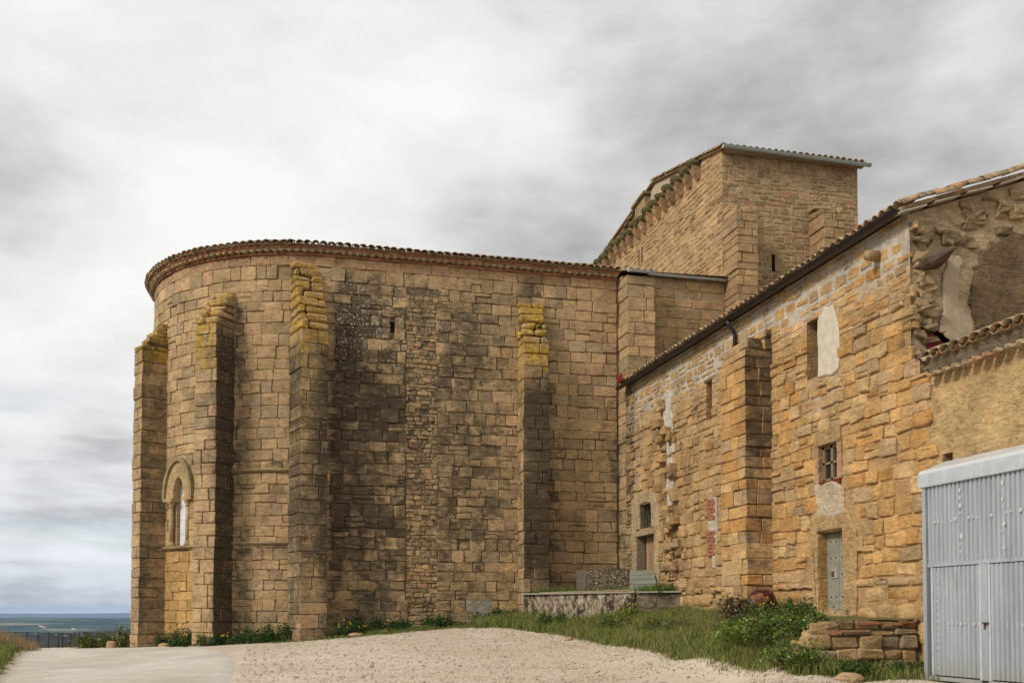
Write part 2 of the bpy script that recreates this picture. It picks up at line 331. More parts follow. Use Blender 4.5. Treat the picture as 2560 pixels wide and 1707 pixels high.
M_PEBBLE = mat_simple('pebble', (0.34, 0.26, 0.18), (0.58, 0.50, 0.40), 3, tint=True)
M_SIGN = mat_simple('sign_print', (0.9, 0.9, 0.9), (1, 1, 1), 3, rough=0.5, bump=0.0, tint=True)
M_FLOWER = mat_simple('yellow_petal', (0.62, 0.38, 0.02), (0.75, 0.50, 0.04), 30, bump=0.0)
M_HILL = mat_simple('far_mountain', (0.05, 0.07, 0.05), (0.10, 0.11, 0.07), 0.001, bump=0.0)

# ------------------------------------------------------------------ stone laying
def stone_face(surf, ua, ub, za, zb, proud, rnd, r, tilt=0.35, jit=0.012, bev=0.02):
    """one dressed stone on a wall: outline with worn corners, chamfer ring, slightly domed face; 40 triangles"""
    w, h = ub - ua, zb - za; m = min(w, h); out = []
    for (cx, cz, sx, sz) in ((ua, za, 1, 1), (ub, za, -1, 1), (ub, zb, -1, -1), (ua, zb, 1, -1)):
        ch = 2.6 if r.random() < 0.10 else 1.0; c1 = m * rnd * ch * r.uniform(0.3, 1.0); c2 = m * rnd * ch * r.uniform(0.3, 1.0)
        j = lambda: r.uniform(-jit, jit)
        a = (cx + sx * j(), cz + sz * c1 + j()); b = (cx + sx * c2 + j(), cz + sz * j())
        out += [a, b] if sx * sz > 0 else [b, a]
    cu, cz_ = (ua + ub) / 2, (za + zb) / 2; tu, tz = r.uniform(-tilt, tilt) * 0.06, r.uniform(-tilt, tilt) * 0.08
    bv = min(bev * r.uniform(0.7, 1.6), 0.22 * m); vs_ = []
    for ring, (ins, dd) in enumerate(((0, -0.09), (0, proud - bv), (bv, proud))):
        for (u, z) in out:
            ku = 1 - ins / max(w / 2, 0.02); kz = 1 - ins / max(h / 2, 0.02)
            uu = cu + (u - cu) * ku; zz = cz_ + (z - cz_) * kz
            d = dd + ((uu - cu) * tu + (zz - cz_) * tz + r.uniform(-0.006, 0.006) if ring else 0)
            vs_.append(surf(uu, zz, d))
    vs_.append(surf(cu + r.uniform(-.15, .15) * w, cz_ + r.uniform(-.15, .15) * h, proud + r.uniform(-0.012, 0.016)))
    fs = []
    for k in range(8):
        q = (k + 1) % 8
        fs += [(k, q, 8 + q, 8 + k), (8 + k, 8 + q, 16 + q, 16 + k), (16 + k, 16 + q, 24)]
    return vs_, fs
def stone_block(frame, a0, a1, b0, b1, z0, z1, r, bev=0.035, jit=0.014):
    """a free block (chamfered, slightly out of square) in a frame(a, b, z): 44 triangles"""
    vs_ = []; dims = ((a0, a1), (b0, b1), (z0, z1)); bev = min(bev * r.uniform(.7, 1.5), 0.25 * min(a1 - a0, b1 - b0, z1 - z0)); idx = {}
    cj = {}
    for i in (0, 1):
        for j in (0, 1):
            for k in (0, 1): cj[i, j, k] = [r.uniform(-jit, jit) for _ in range(3)]
    for i in (0, 1):
        for j in (0, 1):
            for k in (0, 1):
                base = [dims[0][i], dims[1][j], dims[2][k]]; sg = [1 if i == 0 else -1, 1 if j == 0 else -1, 1 if k == 0 else -1]
                for ax in range(3):                                     # three vertices per corner, each on the face of axis ax
                    p = [base[q] + cj[i, j, k][q] + (0 if q == ax else sg[q] * bev) for q in range(3)]
                    idx[i, j, k, ax] = len(vs_); vs_.append(frame(*p))
    fs = []
    for s_ in (0, 1):
        fs.append([idx[s_, j, k, 0] for j, k in ((0, 0), (1, 0), (1, 1), (0, 1))])
        fs.append([idx[i, s_, k, 1] for i, k in ((0, 0), (1, 0), (1, 1), (0, 1))])
        fs.append([idx[i, j, s_, 2] for i, j in ((0, 0), (1, 0), (1, 1), (0, 1))])
    for p in (0, 1):
        for q in (0, 1):
            fs.append([idx[p, q, 0, 0], idx[p, q, 1, 0], idx[p, q, 1, 1], idx[p, q, 0, 1]])
            fs.append([idx[p, 0, q, 0], idx[p, 1, q, 0], idx[p, 1, q, 2], idx[p, 0, q, 2]])
            fs.append([idx[0, p, q, 1], idx[1, p, q, 1], idx[1, p, q, 2], idx[0, p, q, 2]])
            for k in (0, 1): fs.append([idx[p, q, k, 0], idx[p, q, k, 1], idx[p, q, k, 2]])
    return vs_, [tuple(f) for f in fs]

class Quarry:                              # keeps the stones of one building until they are parted into pieces and infill
    def __init__(s): s.items = []
    def put(s, parent, vs_, fs, tint, stain, smooth=False): s.items.append((photo_area(vs_), parent, vs_, fs, tint, stain, smooth))
    def finish(s, limit=300, mat=None, name='stone'):
        mat = mat or M_STONE
        s.items.sort(key=lambda q: -q[0]); rest = {}
        for n, (ar, par, vs_, fs, t, st, sm) in enumerate(s.items):
            if n < limit and ar > 0: MB().add(vs_, fs, t, st).build_at(name, mat, par, sm)
            else: rest.setdefault((par.name, sm), (par, MB(), sm))[1].add(vs_, fs, t, st)
        for (_, sm), (par, mb, _s) in rest.items():
            o = mb.build('stone_courses', mat, par, sm); o['kind'] = 'stuff'
def stains(vs_, f): return [f(p) for p in vs_]

def lay(q, parent, surf, u0, u1, z0, z1, hr, wr, gap, tintf, stainf, openings=(), proud=(0.0, 0.035), rnd=0.10, mask=None, r=None, bev=0.02, smooth=False, split=0.08, erode=0.06, wob=0.02, jit=0.012, gapf=None):
    r = r or rng; z = z0
    while z < z1 - 0.03:
        h = r.uniform(*hr)
        if z1 - z - h < 0.55 * hr[0]: h = z1 - z
        cuts = [(a, b) for (a, b, c, d) in openings if min(d, z + h) - max(c, z) > 0.28 * h]
        spans = []; a = u0
        for (c0, c1) in sorted(cuts):
            if c0 > a: spans.append((a, c0))
            a = max(a, c1)
        if a < u1: spans.append((a, u1))
        for (sa, sb) in spans:
            u = sa - (r.uniform(0, wr[0] * 0.6) if sa == u0 else 0)
            while u < sb - 0.02:
                w = r.uniform(*wr) * (0.75 if r.random() < 0.15 else 1)
                if sb - u - w < 0.6 * wr[0]: w = sb - u
                ua, ub = max(u, sa), u + w; u += w
                g = (gapf(ua, z) if gapf else gap) * r.uniform(0.25, 1.7)
                za = z + wob * nz(ua * 0.9, z * 3.1, 2.2); zb = z + h + wob * nz(ua * 0.9, (z + h) * 3.1, 2.2)
                for (c0, c1, d0, d1) in openings:                       # trim where the stone only grazes an opening
                    if ub > c0 and ua < c1 and zb > d0 and za < d1:
                        if za < d0: zb = min(zb, d0)
                        elif zb > d1: za = max(za, d1)
                parts = [(za, zb)]
                if r.random() < split and zb - za > 0.2:
                    zm = lerp(za, zb, r.uniform(0.35, 0.65)); parts = [(za, zm), (zm, zb)]
                for (pa, pb) in parts:
                    if pb - pa < 0.04 or ub - ua < 0.05: continue
                    if mask and not mask((ua + ub) / 2, (pa + pb) / 2): continue
                    pr = r.uniform(*proud)
                    if r.random() < erode: pr -= r.uniform(0.02, 0.04)
                    vs_, fs = stone_face(surf, ua + g / 2, ub - g / 2, pa + g / 2, pb - g / 2, pr, rnd, r, bev=bev, jit=jit)
                    t = tintf((ua + ub) / 2, (pa + pb) / 2, r); dv = r.gauss(0, 0.09) - (0.25 if r.random() < 0.05 else 0)
                    q.put(parent, vs_, fs, t, [(max(0.0, a_ + (dv + r.gauss(0, 0.16)) * min(1, 0.12 + a_ * 2.2)), b_, c_) for (a_, b_, c_) in stains(vs_, stainf)], smooth)
        z += h
def backing(surf, u0, u1, z0, z1, openings, tintf, stainf, step=0.5, depth=-0.05, mask=None):
    """the mortar bed behind the stones, with real openings"""
    us = set([u0, u1]); zs = set([z0, z1])
    for (a, b, c, d) in openings: us |= {a, b}; zs |= {c, d}
    def fill(vals, lo, hi):
        vals = sorted(v for v in vals if lo - 1e-6 <= v <= hi + 1e-6); o = [vals[0]]
        for v in vals[1:]:
            n = max(1, int(math.ceil((v - o[-1]) / step))); b = o[-1]
            o += [b + (v - b) * (i + 1) / n for i in range(n)]
        return o
    us = fill(us, u0, u1); zs = fill(zs, z0, z1); mb = MB(); vs_ = []; fs = []; tt = []
    for z in zs:
        for u in us: vs_.append(surf(u, z, depth)); tt.append(tintf(u, z, None))
    n = len(us)
    for j in range(len(zs) - 1):
        for i in range(n - 1):
            cu, cz = (us[i] + us[i + 1]) / 2, (zs[j] + zs[j + 1]) / 2
            if any(a < cu < b and c < cz < d for (a, b, c, d) in openings): continue
            if mask and not mask(cu, cz): continue
            fs.append((j * n + i, j * n + i + 1, (j + 1) * n + i + 1, (j + 1) * n + i))
    mb.add(vs_, fs, tt, stains(vs_, stainf)); return mb
def recess(surf, rect, depth, tint, back=True, front=0.0):
    a, b, c, d = rect; f = [surf(u, z, front) for u, z in ((a, c), (b, c), (b, d), (a, d))]; g = [surf(u, z, -depth) for u, z in ((a, c), (b, c), (b, d), (a, d))]
    fs = [(0, 1, 5, 4), (1, 2, 6, 5), (2, 3, 7, 6), (3, 0, 4, 7)] + ([(4, 5, 6, 7)] if back else [])
    return MB().add(f + g, fs, tint)
def slab_on(surf, rect, d0, d1, tint=(1, 1, 1), stain=(0, 0, 0), mb=None):
    a, b, c, d = rect; mb = mb or MB()
    vs_ = [surf(u, z, dd) for dd in (d0, d1) for u, z in ((a, c), (b, c), (b, d), (a, d))]
    return mb.add(vs_, [(0, 1, 2, 3), (4, 5, 6, 7), (0, 1, 5, 4), (1, 2, 6, 5), (2, 3, 7, 6), (3, 0, 4, 7)], tint, stain)
def patch(surf, pts, d0, d1, tint=(1, 1, 1), stain=(0, 0, 0), rough=0.05, r=None, sub=4):
    """an irregular coat of plaster or paint with a ragged edge and a real thickness"""
    r = r or rng; o = []
    for i, p in enumerate(pts):
        q = pts[(i + 1) % len(pts)]
        for k in range(sub):
            t = k / sub; o.append((lerp(p[0], q[0], t) + r.uniform(-rough, rough), lerp(p[1], q[1], t) + r.uniform(-rough, rough)))
    n = len(o); ar = sum(o[i][0] * o[(i + 1) % n][1] - o[(i + 1) % n][0] * o[i][1] for i in range(n)); sg = 1 if ar > 0 else -1; ins = []
    for i in range(n):                     # inner outline, set in along the edge normal
        a, b = o[i - 1], o[(i + 1) % n]; tx, tz = b[0] - a[0], b[1] - a[1]; ln = math.hypot(tx, tz) or 1; w = min(0.03, d1)
        ins.append((o[i][0] - sg * tz / ln * w, o[i][1] + sg * tx / ln * w))
    vs_ = [surf(u, z, d0 - 0.02) for u, z in o] + [surf(u, z, d1 * 0.6) for u, z in o] + [surf(u, z, d1) for u, z in ins]
    fs = [tuple(range(2 * n, 3 * n))]
    for k in range(n):
        q = (k + 1) % n; fs += [(k, q, n + q, n + k), (n + k, n + q, 2 * n + q, 2 * n + k)]
    return MB().add(vs_, fs, tint, stain)

TILE_MESH = None
def tile_mesh(L=0.46, r0=0.105, r1=0.085, th=0.016, seg=6):
    mb = MB(); vs_ = []
    for rr in (0, 1):
        for (yy, rad) in ((0, r0), (L, r1)):
            for k in range(seg + 1):
                a = math.pi * k / seg; rad_ = rad - rr * th; vs_.append((math.cos(a) * rad_, yy, math.sin(a) * rad_ * 0.82))
    m = seg + 1; fs = []
    for k in range(seg):
        fs += [(k, k + 1, m + k + 1, m + k), (2 * m + k + 1, 2 * m + k, 3 * m + k, 3 * m + k + 1), (k + 1, k, 2 * m + k, 2 * m + k + 1), (m + k, m + k + 1, 3 * m + k + 1, 3 * m + k)]
    fs += [(0, m, 3 * m, 2 * m), (seg, 2 * m + seg, 3 * m + seg, m + seg)]
    mb.add(vs_, fs); me = mb.mesh('barrel_tile', smooth=True); me.materials.append(M_TILE); return me
TILE = tile_mesh()
def put_tile(parent, p, along, up, name='tile', flip=False, sc=1.0, mesh=None, jit=0.02, lift=0.0):
    """a barrel tile: mouth at p, running towards 'along'; flip lays it hollow side up"""
    a = Vector(along).normalized(); n = Vector(up); n = (n - a * n.dot(a)).normalized(); x = a.cross(n)
    if flip: n = -n; x = -x
    p = Vector(p) + n * lift
    M = Matrix((x, a, n)).transposed().to_4x4() @ Matrix.Rotation(rng.uniform(-jit, jit) * 2, 4, 'Z') @ Matrix.Rotation(rng.uniform(-jit, jit), 4, 'X') @ Matrix.Rotation(rng.uniform(-jit, jit) * 2, 4, 'Y')
    o = bpy.data.objects.new(name, mesh or TILE); COL.objects.link(o); o.parent = parent
    base = Vector(parent['_base']); M.translation = p - base + Vector((rng.uniform(-.012, .012),) * 2 + (rng.uniform(-.008, .008),))
    o.matrix_local = M @ Matrix.Diagonal((sc, sc, sc, 1)); return o

# ------------------------------------------------------------------ the ground: one sheet to the horizon
CTRL = [(0, 0, -1.6), (-12, 0, -1.7), (12, 0, -1.45), (0, 10, -1.42), (9, 9, -1.3), (-8, 12, -1.5), (-5, 20, -1.36), (0, 20, -1.33), (5, 19, -1.30), (9.5, 16.5, -1.25), (12.4, 17, -1.25), (12.4, 13, -1.22),
        (-4.5, 41, -1.28), (-6, 46, -1.45), (-.9, 36.3, -1.02), (1.3, 35.0, -.88), (4.8, 35.7, -.52), (8.3, 35.5, -.26), (9.2, 34.5, -.12), (11.7, 30.8, -.05), (13, 30, -.02),
        (9.4, 32, -.55), (9.8, 28, -.80), (9.8, 22.4, -1.02), (10.2, 19.3, -1.14), (10.9, 17.5, -1.2), (13, 27, 0.02), (13, 24, 0.02), (13, 22, -.10), (11.6, 25, -.40), (11.4, 28.5, -.33), (11.6, 21.8, -.35),
        (12.9, 17.8, -1.18), (11, 17.6, -1.16), (10.3, 18.4, -.92), (10.7, 19.0, -.62), (10.7, 20.4, -.52), (11.6, 19.2, -.34), (12.6, 20, -.22), (-4, 30, -1.32), (0, 28, -1.12), (4, 28, -.92), (-10, 60, -1.95), (-16, 56, -1.9), (-14, 80, -2.45), (-6, 66, -2.0), (0, 60, -1.8), (20, 60, -1.2), (20, 30, -.4), (22, 10, -1.0), (-20, 30, -1.2), (-25, 50, -1.7), (6, 45, -1.0)]
_c = np.array(CTRL, float); _K = np.sqrt(((_c[:, None, :2] - _c[None, :, :2]) ** 2).sum(-1) + 0.6)
_A = np.block([[_K, np.ones((len(_c), 1)), _c[:, :2]], [np.ones((1, len(_c))), np.zeros((1, 3))], [_c[:, :2].T, np.zeros((2, 3))]])
_sol = np.linalg.solve(_A, np.concatenate([_c[:, 2], np.zeros(3)])); _w, _a = _sol[:len(_c)], _sol[len(_c):]
def mound(x, y):                           # the grassy hump at the left edge of the path
    e = -5.45 - (y - 25) * 0.185; d = e - x
    return 0.75 * sstep(0.0, 2.2, d) * sstep(17, 23, y) * (1 - sstep(43, 50, y)) + 0.12 * sstep(0, .4, d) * sstep(17, 23, y) * (1 - sstep(43, 50, y))
def near_z(x, y):
    d = np.sqrt((_c[:, 0] - x) ** 2 + (_c[:, 1] - y) ** 2 + 0.6)
    return float(d @ _w + _a[0] + _a[1] * x + _a[2] * y) + mound(x, y) + 0.012 * nz(x, y, 0, 1.1) + 0.02 * nz(x, y, 5, .35)
def ground_z(x, y):
    r = math.hypot(x - 3, y - 24); t = sstep(58, 110, r)
    z = near_z(x, y) if t < 1 else 0.0
    z = max(z, -4.0) if t < 1 else z
    if t > 0:
        rr = math.hypot(x, y); far = -2.5 - 110 * sstep(60, 900, rr) + 9 * nz(x, y, 3, 0.0016) * sstep(300, 1500, rr) + 4 * nz(x, y, 8, 0.006) * sstep(300, 1500, rr)
        az = math.atan2(x, y)
        far += (76 + 16 * nz(az * 9, 0.3) + 5 * nz(az * 34, 2.7)) * sstep(6300, 8600, rr) * (1 - 0.12 * sstep(9000, 12000, rr))
        far += 15 * math.exp(-((rr - 2600) / 420) ** 2) * (0.7 + nz(az * 9, 4.4))
        z = lerp(z, far, t)
    return z
def grass_amount(x, y):
    g = 0.0
    edge = np.interp(y, [14, 16.9, 17.3, 17.7, 19.4, 20.6, 22.8, 27.1, 29.5, 31.7, 33.0, 34.3], [12.6, 12.4, 10.7, 10.0, 10.0, 9.7, 9.6, 9.55, 9.25, 9.0, 8.0, 6.2]) + 0.25 * nz(x, y, 2, .7)
    if y < 36.5: g = max(g, sstep(-0.25, 0.3, x - edge) * (0.0 if y < 12 else 1))
    for k in range(1):
        sd = math.hypot(x - 2.25, y - 42.45) - 6.45 if x < 2.25 else 36 - y
        lim = float(np.interp(x, [-4, -1.2, 0.8, 2, 4.4, 7, 9], [0.5, 1.0, 2.0, 3.2, 3.0, 1.7, 1.6]))
        if -0.6 < sd and x < 9.5 and y < 43: g = max(g, (1 - sstep(0.55 * lim, lim * (1.05 + 0.35 * nz(x, y, 1, .8)), sd)) * 0.8)
    g = max(g, sstep(-0.1, 0.35, (-5.45 - (y - 25) * 0.185) - x) * sstep(16, 21, y) * (1 - sstep(44, 52, y)))
    if x < -16 or math.hypot(x - 3, y - 24) > 62: g = 1
    return g
def axis(c, fine, n, step, far, m):
    a = [c + step * (i - n / 2) for i in range(n + 1)]; g = (far / (n * step / 2)) ** (1 / m)
    o = [n * step / 2 * g ** (i + 1) for i in range(m)]
    return [c - v for v in reversed(o)] + a + [c + v for v in o]
def make_ground():
    xs = axis(3, 0, 96, 0.42, 14000, 46); ys = axis(24, 0, 132, 0.42, 14000, 46); vs_ = []; st = []
    for y in ys:
        for x in xs:
            vs_.append((x, y, ground_z(x, y))); st.append((grass_amount(x, y) if abs(x) < 80 and abs(y) < 120 else 1.0, 0, 0))
    n = len(xs); fs = []; mi = []
    for j in range(len(ys) - 1):
        for i in range(n - 1):
            fs.append((j * n + i, j * n + i + 1, (j + 1) * n + i + 1, (j + 1) * n + i))
            mi.append(1 if math.hypot(xs[i] - 3, ys[j] - 24) > 100 else 0)
    o = MB().add(vs_, fs, (1, 1, 1), st).build('ground', M_GROUND, smooth=True); o.data.materials.append(M_FIELD)
    o.data.polygons.foreach_set('material_index', mi); tag(o, kind='structure')
    # pale concrete path on the left, a slab a few centimetres thick
    rows = [(6, -6.0, -0.30), (14, -5.6, -0.38), (20, -5.3, -0.48), (25, -5.55, -0.50), (27.3, -6.0, -0.56), (30, -6.5, -0.80), (33, -7.05, -1.35), (36, -7.6, -2.4), (39, -8.1, -3.7), (41, -8.5, -4.75), (44, -9.0, -5.6), (50, -10.6, -6.0), (58, -14, -6.4), (66, -17, -7.6), (73, -16.5, -10.5)]
    P = []; F = []; m = 24; yy = np.linspace(6, 72.5, 150)
    for y in yy:
        a = np.interp(y, [q[0] for q in rows], [q[1] for q in rows]) - 0.25; b = np.interp(y, [q[0] for q in rows], [q[2] for q in rows]) + 0.04 * nz(y, 3.3)
        for i in range(m + 1):
            x = lerp(a, b, i / m); P.append((x, y, near_z(x, y) - mound(x, y) + 0.03 - (0.05 if i in (0, m) else 0)))
    for j in range(len(yy) - 1):
        for i in range(m): F.append((j * (m + 1) + i, j * (m + 1) + i + 1, (j + 1) * (m + 1) + i + 1, (j + 1) * (m + 1) + i))
    tag(MB().add(P, F).build('path', M_CONC, smooth=True), kind='structure')
    # faint mountains far behind the ridge
    P = []; F = []; n = 80
    for i in range(n + 1):
        az = lerp(R(-40), R(10), i / n); h = 20 + 95 * math.exp(-((az - R(-3)) / R(6)) ** 2) + 60 * math.exp(-((az - R(-20)) / R(9)) ** 2) + 22 * nz(az * 40, 1.2) + 8 * nz(az * 140, 3.0)
        for (d, z) in ((18500, -130), (20000, h * .28), (21500, -130)): P.append((math.sin(az) * d, math.cos(az) * d, z))
    for i in range(n):
        for k in (0, 1): F.append((i * 3 + k, (i + 1) * 3 + k, (i + 1) * 3 + k + 1, i * 3 + k + 1))
    tag(MB().add(P, F).build('mountains', M_HILL, smooth=True), kind='structure')
make_ground()

# ------------------------------------------------------------------ the church: round apse, straight chancel wall, buttresses
AX, AR, AY = 2.25, 6.45, 42.45             # centre and radius of the apse; the straight wall runs on at y = 36
def S_CH(s, z, d):
    if s >= AX: return (s, 36 - d, z)
    ph = math.pi / 2 + (s - AX) / AR
    return (AX - (AR + d) * math.cos(ph), AY - (AR + d) * math.sin(ph), z)
def arc(phi): return AX + AR * (R(phi) - math.pi / 2)              # wall coordinate of a bearing on the apse
church = thing('church', 'old sandstone church with round apse and tall lichen-topped buttresses', 'church', (4, 40, -1.0))
def ch_tint(s, z, r):
    if r is None: return (0.27, 0.185, 0.10) if s < arc(80) else (0.19, 0.135, 0.078)
    k = r.random(); c = (0.415, 0.283, 0.148) if k < 0.58 else ((0.445, 0.30, 0.16) if k < 0.76 else ((0.355, 0.255, 0.145) if k < 0.97 else (0.42, 0.265, 0.15)))
    b = r.uniform(0.87, 1.12)
    if s < arc(45) and z < 2.4: c = (0.44, 0.265, 0.105)           # warmer, repointed stones under the window
    elif s < arc(47): c = tuple(v * 1.12 for v in c)
    if z > 12.2: c = (0.40, 0.255, 0.14)
    return tuple(v * b for v in c)
def ch_stain(p):
    x, y, z = p
    s = x if x >= AX else AX + AR * (math.atan2(AY - y, AX - x) - math.pi / 2)
    n = nz(s, z, 1.7, 0.45) * 0.22
    d = 0.06; w = 0.0; o = 0.0
    if s > 2.3 and s < 9.3:
        d = np.interp(s, [2.5, 3.6, 5.5, 7.2, 8.3, 9.2], [1.0, 0.80, 0.74, 0.70, 0.48, 0.24])
        d *= np.interp(z, [-1, 0.5, 3, 5.5, 9, 11.6, 12.3], [0.62, 0.66, 0.86, 1.0, 0.98, 0.80, 0.22])
        w = np.interp(z, [5, 8.5, 10.5, 12.0, 12.5], [0.12, 0.5, 0.95, 0.7, 0.1]) * np.interp(s, [2.4, 6, 8.5, 9.3], [1, 0.85, 0.4, 0.1])
        o = 0.75 * math.exp(-((s - 4.6) / 0.16) ** 2) * sstep(8.7, 9.3, z) * (1 - sstep(9.9, 10.2, z)) + 0.6 * math.exp(-((s - 8.55) / 0.12) ** 2) * sstep(8.6, 9, z) * (1 - sstep(9.7, 10, z))
        o += 0.55 * math.exp(-((s - 9.1) / 0.22) ** 2) * sstep(8.0, 9, z) * (1 - sstep(10.6, 11, z))
    elif s >= 9.3:
        d = 0.72 * math.exp(-(s - 10.1) / 0.75) * (1 - sstep(9.5, 10.8, z)) if s > 10.1 else 0.5
        d = max(d, 0.20); w = 0.15
        if s > 12.6: d = max(d, 0.45 * (1 - sstep(8, 9.5, z)))
    elif s > arc(60):
        d = 0.62 * math.exp(-(s - arc(60)) / 0.42) * (1 - sstep(10.0, 11.5, z)) + 0.12 + (0.1 if z < 0 else 0); w = 0.22 * sstep(8, 10, z)
        d = max(d, 0.5 * math.exp(-((z - 5.25) / 0.2) ** 2), 0.5 * math.exp(-((z - 2.25) / 0.22) ** 2))
        o = 0.5 * math.exp(-((s - arc(60)) / 0.3) ** 2) * math.exp(-((z - 10) / 0.6) ** 2)
    else:
        d = 0.05 + 0.3 * math.exp(-((z - 2.2) / 0.14) ** 2) * (1 if s > arc(24) else 0)
        if s < arc(27): d += 0.15 * (z < 8)
    return (clamp(d + n * (0.3 + d)), o, w)
WIN_S = arc(36.5)
CH_OPEN = [(4.42, 4.58, 10.12, 10.50), (WIN_S - 0.62, WIN_S + 0.62, 2.50, 5.15), (7.48, 7.70, -0.36, -0.06), (1.02, 1.20, 9.55, 9.85)]
RUB = lambda z: (5.02 + 0.14 * nz(z, 1.1, 0, 1.3), 6.12 + 0.16 * nz(z, 7.7, 0, 1.2)) # the strip of rubble where a buttress was torn off
def in_rub(s, z): a, b = RUB(z); return a < s < b and z < 11.55
apse = backing(S_CH, arc(-50), 13.2, -1.9, 12.68, CH_OPEN, ch_tint, ch_stain, 0.45, -0.035).build('apse_wall', M_STONE, church)
# the remaining, unseen walls: far side of the apse and chancel
far = MB(); pts = [(AX - AR * math.cos(R(a)), AY - AR * math.sin(R(a))) for a in range(-50, -91, -8)] + [(17.4, 48.9), (17.4, 36.2)]
for a, b in zip(pts[:-1], pts[1:]): far.add([(a[0], a[1], -2), (b[0], b[1], -2), (b[0], b[1], 12.65), (a[0], a[1], 12.65)], [(0, 1, 2, 3)], (0.36, 0.24, 0.12))
far.build('rear_wall', M_STONE, church)
qc = Quarry()
r1 = random.Random(11)
# ordinary courses; a course is laid on both sides of the rubble strip
def lay_church():
    z = -1.55; 
    while z < 12.3:
        h = r1.uniform(0.30, 0.45)
        if 12.30 - z - h < 0.2: h = 12.30 - z
        a, b = RUB(z + h / 2); op = CH_OPEN + ([(a, b, z - 1, z + h + 1)] if z < 11.5 else [])
        lay(qc, apse, S_CH, arc(-22), 13.02, z, z + h, (h, h), (0.36, 0.80), 0.015, ch_tint, ch_stain, op, (0.0, 0.028), 0.08, lambda u, zz: not (7.22 < u < 8.12 and zz < 0.62), r1, 0.013, False, 0.11, 0.10, 0.045, 0.02)
        z += h
lay_church()
# the top course is smooth and newer
lay(qc, apse, S_CH, arc(-22), 13.02, 12.30, 12.66, (0.36, 0.36), (0.6, 1.3), 0.012, ch_tint, ch_stain, [], (0.005, 0.02), 0.05, None, r1, 0.012, False, 0, 0)
def rub_tint(s, z, r):
    if r is None: return (0.16, 0.12, 0.07)
    k = r.random(); c = (0.40, 0.27, 0.14) if k < 0.6 else ((0.33, 0.24, 0.135) if k < 0.88 else ((0.43, 0.31, 0.18) if k < 0.97 else (0.40, 0.21, 0.12)))
    b = r.uniform(0.8, 1.15); return tuple(v * b for v in c)
def rub_stain(p): a = ch_stain(p); return (a[0] * 0.62, 0.05, a[2] * 0.3)
lay(qc, apse, S_CH, 5.0, 6.16, -0.8, 11.5, (0.08, 0.21), (0.13, 0.44), 0.016, rub_tint, rub_stain, [], (-0.03, 0.015), 0.26, in_rub, r1, 0.016, False, 0.25, 0.1, 0.05, 0.024)
qc_done = []
# putlog hole, lost stone and vent lined inside
for i, rc in enumerate((CH_OPEN[0], CH_OPEN[3], CH_OPEN[2])): recess(S_CH, rc, 0.35, (0.14, 0.1, 0.06)).build('wall_hole', M_STONE, church)
patch(S_CH, [(7.20, -0.75), (7.46, -0.75), (7.46, -0.08), (7.70, -0.06), (7.72, -0.75), (8.15, -0.75), (8.2, 0.2), (8.12, 0.62), (7.5, 0.70), (7.22, 0.55)], 0.0, 0.014, (0.33, 0.295, 0.225), (0.10, 0, 0), 0.05, r1, 5).build('cement_patch', M_ROUGH, church)
# string courses and window sill
def band(s0, s1, z0, z1, out, tint, name, n=10, stain=(0.3, 0, 0)):
    mb = MB(); P = []; F = []
    for i in range(n + 1):
        s = lerp(s0, s1, i / n)
        P += [S_CH(s, z0, -0.05), S_CH(s, z0, out * 0.55), S_CH(s, (z0 + z1) / 2, out), S_CH(s, z1, out * 0.9), S_CH(s, z1 + 0.02, -0.05)]
    for i in range(n):
        for k in range(4): F.append((i * 5 + k, (i + 1) * 5 + k, (i + 1) * 5 + k + 1, i * 5 + k + 1))
    F += [(0, 1, 2, 3, 4), tuple(n * 5 + k for k in (4, 3, 2, 1, 0))]
    return mb.add(P, F, tint, stain).build(name, M_STONE, church)
band(arc(59), arc(78.5), 4.98, 5.10, 0.13, (0.30, 0.215, 0.115), 'string_course'); band(arc(59), arc(78.5), 2.43, 2.54, 0.13, (0.30, 0.215, 0.115), 'string_course')
band(arc(23), arc(46), 2.36, 2.48, 0.14, (0.33, 0.23, 0.12), 'string_course')

